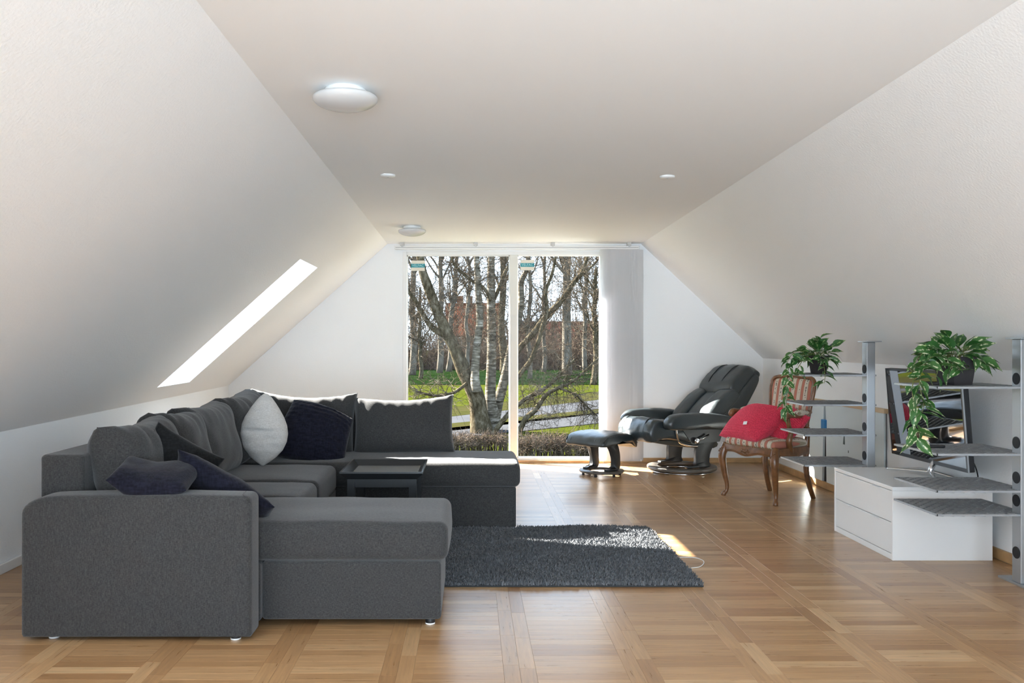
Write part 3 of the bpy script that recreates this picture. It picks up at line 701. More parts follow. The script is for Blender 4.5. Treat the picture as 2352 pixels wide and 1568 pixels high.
# thicket along the far side of the shaded lawn
def thicket(name, label, x0, x1, y0, y1, h0, h1, n, mat, seed, r=.018, cat='thicket'):
    rn = random.Random(seed); tw = Twigs()
    for _ in range(n):
        p = Vector((rn.uniform(x0, x1), rn.uniform(y0, y1), GZ)); hh = rn.uniform(h0, h1)
        w = wander(p, Vector((rn.gauss(0, .3), rn.gauss(0, .3), 1)), hh, 5, .16, 0, rn); tw.add(w, r * rn.uniform(.7, 1.4), r * .35)
        for _k in range(3):
            q, d = along(w, rn.uniform(.3, .95)); tw.add(wander(q, Vector((rn.gauss(0, .7), rn.gauss(0, .4), .7)), hh * .35, 4, .2, 0, rn), r * .5, r * .22)
    o = obj(name, tw.vf(), mat); tag(o, label, cat, kind='stuff'); return o
thicket('brushwood_thicket', 'brown brushwood thicket along the far edge of the shaded lawn', -34, 42, 93.5, 99, 1.5, 4.6, 5600, M_BRUSH, 5, .028)
thicket('bare_saplings', 'tangle of thin bare saplings rising behind the brushwood thicket', -46, 52, 100, 106, 5, 12, 1100, M_TWIG, 6, .05)
# hedge by the road
def hedge(name, label, x0, x1, y0, y1, h, n, seed):
    rn = random.Random(seed); t = thing(name, ((x0 + x1) / 2, y0, GZ), label, 'hedge', 'clipped bare hedges'); st, tw = Twigs(), Twigs()
    for _ in range(n):
        p = Vector((rn.uniform(x0, x1), rn.uniform(y0, y1), GZ)); w = wander(p, Vector((rn.gauss(0, .12), rn.gauss(0, .12), 1)), h * rn.uniform(.5, .75), 4, .1, 0, rn); st.add(w, .011, .006, 4)
        for _k in range(9):
            q, d = along(w, rn.uniform(.45, 1)); tw.add(wander(q, Vector((rn.gauss(0, .8), rn.gauss(0, .6), rn.gauss(.5, .5))), h * rn.uniform(.2, .42), 4, .25, 0, rn), .006, .0025)
    tag(obj('stems', st.vf(), M_BARK, t), kind='stuff'); tag(obj('twigs', tw.vf(), M_BRUSH, t), kind='stuff')
hedge('hedge', 'low bare brown hedge outside the right window pane', 1.15, 5.6, 20.9, 21.8, .78, 700, 8)
hedge('hedge', 'low bare straw-coloured hedge at the foot of the birch', -3.4, .95, 22.2, 23.0, .66, 560, 9)
# buildings
def house():
    D = 118; t = thing('brick_house', P(1090, 830, D), 'brick house with red tiled roof behind the birch stems', 'house')
    a = P(1030, 800, D); b_ = P(1150, 800, D); zt = P(0, 768, D).z; zr = P(0, 692, D).z; y0, y1 = D, D + 9
    obj('wall', box(a.x, b_.x, y0, y1, GZ, zt), M_BRICK, t)
    ym = (y0 + y1) / 2
    obj('roof', ([(a.x - .5, y0 - .5, zt - .2), (b_.x + .5, y0 - .5, zt - .2), (b_.x + .5, ym, zr), (a.x - .5, ym, zr), (a.x - .5, y1 + .5, zt - .2), (b_.x + .5, y1 + .5, zt - .2)], [(0, 1, 2, 3), (3, 2, 5, 4), (0, 3, 4), (1, 5, 2)]), M_ROOFR, t)
    for px in (1056, 1078): 
        c = P(px, 0, D).x; obj('chimney', box(c - .45, c + .45, ym - .5, ym + .5, zr - .6, zr + .95), M_BRICK, t)
    for px in (1052, 1120):
        c = P(px, 0, D).x; f = obj('window', box(c - .55, c + .55, y0 - .06, y0, .9, 2.2), M_WHITE, t); obj('pane', box(c - .45, c + .45, y0 - .09, y0 - .06, 1.0, 2.1), M_BLACK, f)
    D2 = 112; t = thing('long_building', P(1290, 830, D2), 'long low building with a brown tiled roof across the lawn', 'house')
    a = P(1186, 800, D2).x; b_ = P(1440, 800, D2).x; zt = P(0, 812, D2).z; zr = P(0, 735, D2).z; ym = D2 + 5
    obj('wall', box(a, b_, D2, D2 + 10, GZ, zt), M_BRICK, t)
    obj('roof', ([(a - .5, D2 - .5, zt - .1), (b_ + .5, D2 - .5, zt - .1), (b_ + .5, ym, zr), (a - .5, ym, zr), (a - .5, D2 + 10.5, zt - .1), (b_ + .5, D2 + 10.5, zt - .1)], [(0, 1, 2, 3), (3, 2, 5, 4), (0, 3, 4), (1, 5, 2)]), M_ROOFB, t)
    for px in (1200, 1235, 1330):
        c = P(px, 0, D2).x; f = obj('window', box(c - .6, c + .6, D2 - .06, D2, zt - 1.2, zt - .3), M_WHITE, t); obj('pane', box(c - .5, c + .5, D2 - .09, D2 - .06, zt - 1.1, zt - .4), M_BLACK, f)
house()
# ================================================================== SOFA
SZ = .455
sofa = thing('sectional_sofa', (-1.2, 4.8, 0), 'charcoal fabric U-shaped sectional sofa with two chaise ends', 'sofa')
# near arm: big rounded corner at the back, tight one at the front
def arm():
    pts = []
    x0, x1, z0, z1 = -1.894, -.925, .018, .612
    pts += [(x0 + .006, z0), (x1 - .006, z0), (x1, z0 + .01)]
    for i in range(7):
        a = math.pi / 2 * i / 6; pts.append((x1 - .03 + .03 * math.cos(a), z1 - .03 + .03 * math.sin(a)))
    for x, z in ((-1.2, z1 + .006), (-1.5, z1 + .006), (-1.70, z1 + .002)): pts.append((x, z))
    for i in range(8):
        a = math.pi / 2 * i / 7; pts.append((x0 + .14 - .14 * math.sin(a), z1 - .075 + .075 * math.cos(a)))
    pts.append((x0, z0 + .01))
    n = len(pts); V, Fc = [], []; cx, cz = -1.41, .32
    ins = [(0, .022), (.006, .008), (.016, .002), (.03, 0), (.08, 0), (.13, 0), (.146, .004), (.154, .012), (.158, .024)]
    for dy, s in ins:
        for x, z in pts:
            d = Vector((cx - x, cz - z)); f = s / max(.01, d.length); V.append((x + d.x * f, 3.594 + dy, z + d.y * f))
    m = len(ins)
    for i in range(m - 1):
        for j in range(n): Fc.append((i * n + j, i * n + (j + 1) % n, (i + 1) * n + (j + 1) % n, (i + 1) * n + j))
    Fc += [tuple(range(n))[::-1], tuple(range((m - 1) * n, m * n))]
    return V, Fc
obj('armrest', arm(), M_SOFA, sofa, True)
obj('seam', tube(smooth_path([(-.928, 3.60, .585), (-.945, 3.597, .605), (-.965, 3.62, .6165), (-.968, 3.68, .618)], 4), .0025, 5), M_SOFA, sofa)
# bases
obj('chaise_base', rbox(-.925, -.134, 3.776, 4.44, .035, .292, .018, 3), M_SOFA, sofa, True)
obj('seat_base', rbox(-1.70, -.905, 4.44, 5.73, .035, .285, .012, 2), M_SOFA, sofa, True)
obj('corner_base', rbox(-1.70, -.925, 3.756, 4.44, .035, .285, .012, 2), M_SOFA, sofa, True)
obj('far_base', rbox(-1.70, .300, 5.765, 6.44, .012, .292, .018, 3), M_SOFA, sofa, True)
obj('backrest', rbox(-1.890, -1.70, 3.754, 6.60, .035, .765, .02, 3), M_SOFA, sofa, True)
obj('backrest', rbox(-1.70, -.25, 6.44, 6.60, .035, .765, .02, 3), M_SOFA, sofa, True)
def seat(x0, x1, y0, y1, z0, z1, puff, r=.045, seed=0, n=(14, 12, 2), front=None):
    xc, yc, hx_, hy_ = (x0 + x1) / 2, (y0 + y1) / 2, (x1 - x0) / 2, (y1 - y0) / 2
    def fn(x, y, z):
        u, v, w = (x - xc) / hx_, (y - yc) / hy_, (z - z0) / (z1 - z0)
        if w > .5: z += puff * max(0, 1 - u ** 4) * max(0, 1 - v ** 4) * (w - .5) * 2 + .004 * nz(x * 4 + seed, y * 5, seed) + .0022 * nz(x * 11 + seed, y * 24, 3)
        b_ = .012 * math.sin(math.pi * min(1, max(0, w)))
        if abs(u) > .9: x += math.copysign(b_ * (1 - v * v), u)
        if abs(v) > .9: y += math.copysign(b_ * (1 - u * u), v)
        return (x, y, z)
    return deform(rbox(x0, x1, y0, y1, z0, z1, r, 4, n), fn)
def cushion(name, *a, **k): return obj(name, seat(*a, **k), M_SOFA, sofa, True)
cushion('seat_cushion', -1.68, -.105, 3.775, 4.425, .290, .462, .012, .04, 1, (24, 12, 2))
cushion('seat_cushion', -1.68, -.885, 4.435, 4.935, .283, .457, .012, .04, 2)
cushion('seat_cushion', -1.68, -.885, 4.945, 5.63, .283, .459, .014, .04, 3)
cushion('seat_cushion', -1.68, .325, 5.735, 6.44, .290, .452, .012, .04, 4, (26, 12, 2))
# loose back cushions
def backc(w, h, t, seed, loc, rz, lean, ry=0, sag=.02):
    V, Fc = pillow(w, h, t, 30, .045, 4.0, .42, .011, seed, sag=sag)
    def fn(x, y, z):                                   # gathered folds running down from the top edge
        tz = max(0, (z / (h / 2) - .15)) / .85
        y2 = y + .020 * tz * nz(x * 20 + seed, z * 3.5, seed) + .009 * tz * math.sin(x * 70 + 3 * nz(x * 5, z * 5, seed))
        return (x, y2, z)
    V, Fc = deform((V, Fc), fn)
    return obj('back_cushion', xf((V, Fc), TRS(loc, lean, ry, rz)), M_SOFA, sofa, True)
for i, (ya, yb, xo, zo) in enumerate(((3.79, 4.46, 0, 0), (4.40, 4.90, -.015, .005), (4.72, 5.46, .0, .010), (5.44, 6.20, .015, .03))):
    backc(yb - ya, .46, .30, 3 + i * 7.3, (-1.585 + xo, (ya + yb) / 2, .665 + zo), 90, -16, R.uniform(-2, 2))
backc(.80, .46, .27, 41, (-1.255, 6.335, .680), 0, -10, 2.5, .045)
backc(.745, .43, .26, 53, (-.500, 6.325, .655), 0, -9, -1.5, .025)
# feet
for x, y, r_, h in ((-1.78, 3.66, .022, .018), (-1.0, 3.64, .022, .018), (-.185, 3.84, .022, .036), (-.185, 4.36, .022, .036), (-.98, 4.7, .022, .036), (.25, 5.82, .022, .013), (.25, 6.38, .022, .013), (-1.80, 6.5, .022, .036)):
    f = obj('foot', capped_lathe([(r_ * .95, .006), (r_, .010), (r_, h + .004)], 18, (x, y, 0)), M_PLASTIC, sofa, True)
    obj('glide', capped_lathe([(r_ * .9, 0), (r_, .001), (r_, .007)], 18, (x, y, 0)), M_WHITE, f)

# ------------------------------------------------------------------ throw cushions
def throw(label, VF, mat, cat='cushion', name='throw_cushion', group='throw cushions on the sofa'):
    return tag(obj(name, VF, mat, None, True), label, cat, group)
def teardrop():
    V, Fc = [], []; m, n = 46, 40
    prof = [(0, .012), (.05, .075), (.12, .150), (.22, .222), (.34, .265), (.45, .275), (.56, .262), (.68, .222), (.80, .163), (.90, .105), (.96, .065), (1, .02)]
    for i in range(m + 1):
        t = i / m; w = np.interp(t, [p[0] for p in prof], [p[1] for p in prof]) * .56; zz = t * .462
        for j in range(n):
            a = 2 * math.pi * j / n; ca, sa = math.cos(a), math.sin(a)
            x = w * math.copysign(abs(ca) ** .85, ca); y = w * .62 * math.copysign(abs(sa) ** 1.15, sa)
            if sa < 0:                                 # the near side: pinched dimple and creases
                d = math.hypot((x + .015) / .07, (zz - .25) / .06); y += -.016 * math.exp(-d * d) * (1 if zz > .235 else -1.6)
                y += .010 * min(1, w / .08) * (nz(x * 9, zz * 22, 5) + .5 * nz(x * 22, zz * 30, 2))
            V.append((x, y, zz))
    for i in range(m):
        for j in range(n): Fc.append((i * n + j, i * n + (j + 1) % n, (i + 1) * n + (j + 1) % n, (i + 1) * n + j))
    Fc += [tuple(range(n))[::-1], tuple(range(m * n, (m + 1) * n))]
    return V, Fc
throw('pale grey-white cushion standing on one corner in the sofa corner', xf(teardrop(), TRS((-1.345, 5.52, .468), -3, 2, 4)), M_PILLOW)
# fluffy navy cushion leaning on the far back cushions
def furry():
    V, Fc = pillow(.50, .42, .22, 44, .03, 2.4, .5, .006, 9)
    def fn(x, y, z):
        f = min(1, abs(y) / .05)
        return (x + .06 * (.5 - (z + .21) / .42) * (x / .25), y + math.copysign(.009 * f * math.sin(z * 95 + 2.5 * nz(x * 4, z * 3, 1)), y) + .008 * f * nz(x * 60, z * 60, y * 30), z + .035 * (1 - (x / .25) ** 2) * (z > 0) + .004 * nz(x * 70, z * 60, 1))
    return deform((V, Fc), fn)
def frame(center, xd, zd):
    x = Vector(xd).normalized(); z = Vector(zd); z = (z - x * z.dot(x)).normalized(); y = z.cross(x)
    return Matrix.Translation(Vector(center)) @ Matrix(((x.x, y.x, z.x, 0), (x.y, y.y, z.y, 0), (x.z, y.z, z.z, 0), (0, 0, 0, 1)))
throw('fluffy navy cushion with ribbed pile leaning beside the white cushion', xf(furry(), frame((-1.10, 5.97, .605), (.92, .08, -.32), (.32, .42, .80))), M_NAVY)
# black and navy cushions slumped behind the near arm
throw('black velour cushion leaning on the near back cushions', xf(pillow(.36, .34, .14, 26, .05, 2.4, .55, .006, 13), frame((-1.425, 4.08, .645), (.84, .10, -.50), (.42, .22, .80))), M_BLACKF)
def slump():
    V, Fc = pillow(.33, .30, .14, 34, .04, 2.4, .5, .010, 21)
    def fn(x, y, z):                                   # one end curls up, the middle sags
        e = max(0, -x - .04) / .14
        return (x, y + .050 * e * e - .012 * math.cos(x * 16), z)
    return deform((V, Fc), fn)
throw('navy velour cushion slumped over the near sofa arm', xf(slump(), frame((-1.372, 3.745, .662), (1, .05, -.03), (.0, -.97, -.22))), M_NAVY)
throw('navy velour cushion tipped down onto the near chaise seat', xf(pillow(.50, .36, .16, 30, .05, 2.2, .55, .008, 31), frame((-1.145, 3.935, .558), (.84, .0, -.50), (.24, -.74, .58))), M_NAVY)

# ------------------------------------------------------------------ tray table
TX0, TX1, TY0, TY1, TZ = -.775, -.285, 5.03, 5.60, .50
tt = thing('tray_table', ((TX0 + TX1) / 2, (TY0 + TY1) / 2, 0), 'black tray-top side table standing between the sofa ends', 'table')
fl_ = .036; x0, x1, y0_, y1_ = TX0 + fl_, TX1 - fl_, TY0 + fl_, TY1 - fl_
def rect(ax0, ax1, ay0, ay1, z): return [(ax0, ay0, z), (ax1, ay0, z), (ax1, ay1, z), (ax0, ay1, z)]
zb, zt_ = TZ - .048, TZ
rings = [rect(x0, x1, y0_, y1_, zb), rect(TX0, TX1, TY0, TY1, zt_ - .010), rect(TX0, TX1, TY0, TY1, zt_), rect(TX0 + .010, TX1 - .010, TY0 + .010, TY1 - .010, zt_), rect(x0 + .008, x1 - .008, y0_ + .008, y1_ - .008, zb + .012)]
V = sum(rings, []); Fc = [(r * 4 + j, r * 4 + (j + 1) % 4, (r + 1) * 4 + (j + 1) % 4, (r + 1) * 4 + j) for r in range(4) for j in range(4)]
obj('tray_rim', (V, Fc), M_TRAY, tt)
obj('tray_panel', box(x0, x1, y0_, y1_, zb, zb + .012), M_TRAYTOP, tt)
for ax in (0, 1):
    for s in (0, 1):
        if ax == 0: yy = y0_ + .012 if s == 0 else y1_ - .032; obj('apron', box(x0 + .05, x1 - .05, yy, yy + .02, zb - .05, zb), M_TRAY, tt)
        else: xx = x0 + .012 if s == 0 else x1 - .032; obj('apron', box(xx, xx + .02, y0_ + .05, y1_ - .05, zb - .05, zb), M_TRAY, tt)
for sx in (0, 1):
    for sy in (0, 1):
        a = x0 + .004 if sx == 0 else x1 - .050; b_ = y0_ + .004 if sy == 0 else y1_ - .050
        V = rect(a, a + .046, b_, b_ + .046, zb) + rect(a + (.004 if sx else 0), a + (.046 if sx else .042), b_, b_ + .042, .0105)
        obj('leg', (V, [(3, 2, 1, 0), (4, 5, 6, 7)] + [(j, (j + 1) % 4, 4 + (j + 1) % 4, 4 + j) for j in range(4)]), M_TRAY, tt)

# ------------------------------------------------------------------ rug
RX0, RX1, RY0, RY1 = -.80, 1.195, 4.41, 5.81
rug = thing('shag_rug', ((RX0 + RX1) / 2, (RY0 + RY1) / 2, 0), 'dark grey shag rug lying in front of the sofa', 'rug')
obj('backing', rbox(RX0, RX1, RY0, RY1, .0005, .010, .004, 1), plain('rug_backing', (.035, .037, .040), .9), rug)
rs = np.random.RandomState(4); NT = 78000
tx = rs.uniform(RX0, RX1, NT); ty = rs.uniform(RY0, RY1, NT)
keep = ~((tx < -.14) & (ty < 4.43)) & ~((tx < .31) & (ty > 5.755)); tx, ty = tx[keep], ty[keep]; NT = len(tx)
ang = rs.uniform(0, 2 * np.pi, NT); hh = rs.uniform(.014, .026, NT) * (1 + .25 * np.sin(tx * 9 + 2 * np.sin(ty * 7))); wd = rs.uniform(.0022, .0042, NT)
ln = rs.uniform(.004, .016, NT); la = rs.uniform(0, 2 * np.pi, NT)
cxn, sxn = np.cos(ang) * wd, np.sin(ang) * wd; lx, ly = np.cos(la) * ln, np.sin(la) * ln
bz = np.full(NT, .008)
V = np.stack([np.stack([tx - cxn, ty - sxn, bz], 1), np.stack([tx + cxn, ty + sxn, bz], 1),
              np.stack([tx + cxn + lx * .45, ty + sxn + ly * .45, bz + hh * .65], 1), np.stack([tx - cxn + lx * .45, ty - sxn + ly * .45, bz + hh * .65], 1),
              np.stack([tx + lx, ty + ly, bz + hh * .98], 1)], 1).reshape(-1, 3)
b0 = np.arange(NT) * 5
pme = bpy.data.meshes.new('pile'); fq = np.stack([b0, b0 + 1, b0 + 2, b0 + 3], 1); ft = np.stack([b0 + 3, b0 + 2, b0 + 4], 1)
pme.from_pydata(V.tolist(), [], fq.tolist() + ft.tolist()); pme.materials.append(M_RUG)
po = bpy.data.objects.new('pile', pme); COL.objects.link(po); put(po, rug); tag(po, kind='stuff')

# thin cord looped on the floor beside the rug
cp = [P(1560, 1281, 5.02), P(1590, 1280, 5.02), P(1610, 1285, 4.97), P(1617, 1293, 4.90), P(1608, 1302, 4.81), P(1588, 1305, 4.78)]
cp = [(p.x, p.y, .003) for p in cp]
tag(obj('cord', tube(smooth_path(cp, 6), .0024, 6), M_WHITE, None, True), 'thin white cord looped on the floor beside the rug', 'cord')

# ================================================================== TV BENCH, TV, RACKS
BXX0, BXX1, BY0, BY1, BZ = 2.432, 3.010, 4.954, 5.752, .425
tb = thing('tv_bench', ((BXX0 + BXX1) / 2, (BY0 + BY1) / 2, 0), 'white low bench with two drawers under the television', 'bench')
obj('top_panel', rbox(BXX0, BXX1, BY0, BY1, BZ - .022, BZ, .002, 1), M_WHITEGLOSS, tb)
obj('body', join(box(BXX0 + .022, BXX1, BY0 + .002, BY1 - .002, .03, BZ - .022)), M_WHITE, tb)
obj('side_panel', rbox(BXX0, BXX1, BY0, BY0 + .018, .0, BZ - .0225, .0015, 1), M_WHITEGLOSS, tb)
obj('side_panel', rbox(BXX0, BXX1, BY1 - .018, BY1, .0, BZ - .0225, .0015, 1), M_WHITEGLOSS, tb)
obj('plinth', rbox(BXX0 + .003, BXX0 + .02, BY0 + .019, BY1 - .019, 0, .034, .0015, 1), M_WHITEGLOSS, tb)
for z0, z1 in ((.038, .2155), (.2195, .399)):
    d = obj('drawer', rbox(BXX0 + .003, BXX0 + .021, BY0 + .0215, BY1 - .0215, z0, z1, .0015, 1), M_WHITEGLOSS, tb)
    for y in (BY0 + .20, BY1 - .20):
        obj('handle', rbox(BXX0 - .012, BXX0 + .004, y - .045, y + .045, z1 - .004, z1 - .001, .001, 1), M_WHITEGLOSS, d)
# TV leaning very slightly forward on a chrome cross stand
tv = thing('television', (2.85, 5.40, BZ), 'black flat-screen television with chrome stand on the white bench', 'television')
def TVM(): return Matrix.Translation((2.858, 5.40, .797)) @ Matrix.Rotation(math.radians(-4.5), 4, 'Y')
w, h = .90, .582
scr = xf(rbox(-.0135, -.0115, -w / 2 + .014, w / 2 - .014, -h / 2 + .022, h / 2 - .014, .0008, 1), TVM())
obj('casing', xf(rbox(-.012, .028, -w / 2, w / 2, -h / 2, h / 2, .006, 2), TVM()), M_PLASTIC, tv)
obj('screen', scr, M_TV, tv)
obj('bezel', xf(join(box(-.0145, -.0115, -w / 2, w / 2, h / 2 - .014, h / 2), box(-.0145, -.0115, -w / 2, -w / 2 + .014, -h / 2, h / 2 - .014), box(-.0145, -.0115, w / 2 - .014, w / 2, -h / 2, h / 2 - .014), box(-.0145, -.0115, -w / 2 + .014, w / 2 - .014, -h / 2, -h / 2 + .022)), TVM()), M_TRAY, tv)
obj('edge_strip', xf(box(-.0155, -.006, -w / 2 - .002, -w / 2, -h / 2, h / 2), TVM()), M_STEEL, tv)
obj('stand_neck', tube([(2.852, 5.33, BZ + .018), (2.856, 5.33, BZ + .05), (2.88, 5.335, BZ + .10)], [.020, .016, .018], 14), M_CHROME, tv, True)
for dx, dy in ((-.12, -.30), (-.12, .33), (.10, -.22), (.10, .24)):
    obj('stand_leg', tube(smooth_path([(2.855, 5.33, BZ + .030), (2.855 + dx * .5, 5.33 + dy * .5, BZ + .020), (2.855 + dx, 5.33 + dy, BZ + .007)], 5), interp([.013, .009, .006], 11), 10), M_CHROME, tv, True)
obj('cable', tube(smooth_path([(2.90, 5.02, .62), (2.93, 4.99, .54), (2.965, 5.02, .46), (2.99, 5.10, .432)], 6), .004, 6), M_PLASTIC, tv, True)

def expanded(x0, x1, y0, y1, z):
    """expanded metal: rows of zigzag strands, each tilted like a scale"""
    V, Fc = [], []; cw, ch = .056, .056; nr = int(round((y1 - y0) / (ch / 2)))
    ch = (y1 - y0) / nr * 2; nc = int(round((x1 - x0) / (cw / 2))); cw = (x1 - x0) / nc * 2
    for r in range(nr):
        yc = y0 + (r + .5) * ch / 2; sgn = 1 if r % 2 else -1
        ring = []
        for c in range(nc + 1):
            x = x0 + c * cw / 2; o = (1 if c % 2 else -1) * sgn * ch / 4.2
            w_ = .0085
            yl, yh = max(y0, yc + o - w_), min(y1, yc + o + w_)
            b0 = len(V); V += [(x, yl, z - .0065), (x, yh, z + .0050), (x, yh, z + .0068), (x, yl, z - .0047)]; ring.append(b0)
        for a, b_ in zip(ring, ring[1:]):
            for j in range(4): Fc.append((a + j, a + (j + 1) % 4, b_ + (j + 1) % 4, b_ + j))
    return V, Fc
def rack(label, Y0, SX0, zs, holes, ztop, group='perforated metal shelf racks'):
    SXw, SYd = .497, .455; t = thing('shelf_rack', (SX0 + .46, Y0 + .04, 0), label, 'shelf', group)
    px0, px1, py0, py1 = SX0 + .430, SX0 + .488, Y0 - .004, Y0 + .070
    post = obj('post', rbox(px0, px1, py0, py1, .012, ztop - .008, .004, 2), M_STEEL, t)
    obj('top_plate', rbox(px0 - .016, px1 + .030, py0 - .03, py1 + .03, ztop - .008, ztop, .001, 1), M_STEEL, t)
    obj('base_plate', rbox(px0 - .012, px1 + .06, py0 - .09, py1 + .10, 0, .012, .001, 1), M_STEEL, t)
    for z in holes:
        V, Fc = capped_lathe([(.031, 0), (.031, .0025), (.026, .003)], 24); V = [(px0 + .0005 - v[2], (py0 + py1) / 2 + v[0], z + v[1]) for v in V]
        obj('hole_disc', (V, Fc), M_HOLE, post, False)  # dark disc standing in for the unlit hole in the post
    for z in zs:
        s = obj('shelf', join(box(SX0, SX0 + SXw, Y0, Y0 + .004, z - .006, z + .004), box(SX0, SX0 + SXw, Y0 + SYd - .004, Y0 + SYd, z - .006, z + .004), box(SX0, SX0 + .004, Y0, Y0 + SYd, z - .006, z + .004), box(SX0 + SXw - .004, SX0 + SXw, Y0, Y0 + SYd, z - .006, z + .004)), M_STEEL, t)
        obj('expanded_mesh', expanded(SX0 + .003, SX0 + SXw - .003, Y0 + .003, Y0 + SYd - .003, z - .002), M_MESH, s)
    return t
rack('grey metal rack with four mesh shelves, farther one beside the armchair', 5.90, 2.288, (1.035, .831, .6226, .4144), (1.077, .878, .679, .48), 1.272)
NY = 4.43
def nz_(y): return H - (y - CY) * NY / F
rack('grey metal rack with mesh shelves cut by the right picture edge', NY, 2.405, [nz_(y) for y in (889.5, 1043.6, 1128.5, 1182.7)], [1.070, .738, .556, .437, .166], 1.284)

# remote control on the second shelf of the near rack
zr = nz_(1043.6) + .005
rm = thing('remote_control', (2.47, 4.66, zr), 'black remote control lying on a mesh shelf before the television', 'remote')
MR = TRS((2.500, 4.70, zr + .007), 0, 0, -6)
obj('case', xf(rbox(-.085, .085, -.021, .021, -.007, .009, .006, 2), MR), M_PLASTIC, rm, True)
obj('button', xf(join(*[rbox(-.06 + i * .022, -.047 + i * .022, -.012 + j * .016, -.002 + j * .016, .008, .011, .001, 1) for i in range(6) for j in range(2)]), MR), plain('grey_rubber', (.15, .15, .16), .6), rm)
# ================================================================== RECLINER (local axes: x forward, y to its left, z up)
def side_extrude(profile, y0, y1, ny=10, r=.03, puff=.0, n_seed=0.0, wr=0.0, smooth=True):
    """closed side outline (x,z) swept across y with rounded ends"""
    n = len(profile); cx = sum(p[0] for p in profile) / n; cz = sum(p[1] for p in profile) / n; V, Fc = [], []
    ys = []
    for i in range(4): a = math.pi / 2 * i / 4; ys.append((y0 + r * (1 - math.sin(a)), r * (1 - math.cos(a)) if False else r * (1 - math.sin(math.acos(1 - math.sin(a))))))
    st = [(0.0, 1.0), (.12, .55), (.35, .22), (.7, .04), (1.0, 0.0)]
    lst = [(y0 + r * t, s * r) for t, s in st] + [(y0 + r + (y1 - y0 - 2 * r) * (i + 1) / (ny + 1), 0) for i in range(ny)] + [(y1 - r * t, s * r) for t, s in st[::-1]]
    for y, ins in lst:
        w = (y - y0) / (y1 - y0) * 2 - 1; pf = puff * (1 - w * w)
        for (x, z) in profile:
            d = Vector((cx - x, cz - z)); L_ = max(d.length, 1e-4); k = (ins - pf) / L_
            k2 = wr * nz(x * 16 + n_seed, y * 16, z * 16) if wr else 0
            V.append((x + d.x * (k - k2 / L_), y, z + d.y * (k - k2 / L_)))
    m = len(lst)
    for i in range(m - 1):
        for j in range(n): Fc.append((i * n + j, (i + 1) * n + j, (i + 1) * n + (j + 1) % n, i * n + (j + 1) % n))
    Fc += [tuple(range(n)), tuple(range((m - 1) * n, m * n))[::-1]]
    return V, Fc
def closed(pts, m=5):
    """smooth closed outline through points"""
    n = len(pts); out = []; P_ = [Vector((p[0], p[1], 0)) for p in pts]
    for i in range(n):
        p0, p1, p2, p3 = P_[i - 1], P_[i], P_[(i + 1) % n], P_[(i + 2) % n]
        for k in range(m):
            t = k / m; v = .5 * ((2 * p1) + (p2 - p0) * t + (2 * p0 - 5 * p1 + 4 * p2 - p3) * t * t + (3 * p1 - p0 - 3 * p2 + p3) * t ** 3); out.append((v.x, v.y))
    return out
def ring(r0, r1, z0, z1, n=48):
    return lathe([(r1, z0), (r1 + .006, z0 + .006), (r1 + .006, z1 - .006), (r1, z1), (r0, z1), (r0 - .004, z1 - .006), (r0 - .004, z0 + .006), (r0, z0), (r1, z0)], n)
def lpart(name, VF, mat, t, smooth=True): return obj(name, VF, mat, t, smooth, local=True)

rc = thing('recliner_chair', (2.064, 8.42, 0), 'dark leather recliner with curved legs on a round base', 'armchair', yaw=math.atan2(-.436, -.90))
lpart('base_ring', ring(.235, .330, .030, .062), M_RINGWOOD, rc)
lpart('swivel_ring', ring(.255, .300, .004, .022), M_CHROME, rc)
for a in (.4, 1.65, 2.9, 4.15, 5.4): lpart('glide', capped_lathe([(.016, 0), (.018, .004), (.018, .030)], 14, (.28 * math.cos(a), .28 * math.sin(a), 0)), M_PLASTIC, rc)
for s in (1, -1):
    yc = .205 * s
    leg = closed([(.085, .066), (.075, .085), (.015, .100), (.010, .22), (-.035, .34), (-.115, .46), (-.20, .50), (-.315, .50), (-.30, .40), (-.225, .30), (-.165, .20), (-.150, .11), (-.150, .066)], 4)
    lpart('leg', side_extrude(leg, yc - .022, yc + .022, 1, .008), M_DARKWOOD, rc)
    lpart('leg_block', rbox(-.02, .115, yc - .03, yc + .03, .062, .088, .01, 2), M_DARKWOOD, rc)
# seat
seatp = closed([(.56, .50), (.585, .44), (.575, .37), (.54, .335), (.44, .355), (.20, .335), (-.05, .29), (-.10, .36), (-.06, .43), (.10, .465), (.30, .515), (.46, .545), (.525, .535)], 4)
st_ = lpart('seat', side_extrude(seatp, -.265, .265, 16, .05, .012, 2.0, .010), M_LEATHER, rc)
for y in (-.16, .16):
    sp = [(.30, y, .525), (.46, y, .556), (.54, y, .538), (.582, y, .47), (.59, y, .42), (.575, y, .36)]
    lpart('seam', tube(smooth_path([(x, yy, z + .0) for x, yy, z in sp], 4), .004, 5), M_BLACK, st_)
lpart('seat_pan', side_extrude(closed([(.46, .345), (.44, .318), (.15, .27), (-.22, .24), (-.26, .30), (-.05, .33), (.2, .345)], 3), -.215, .215, 4, .02), M_LEATHERU, rc)
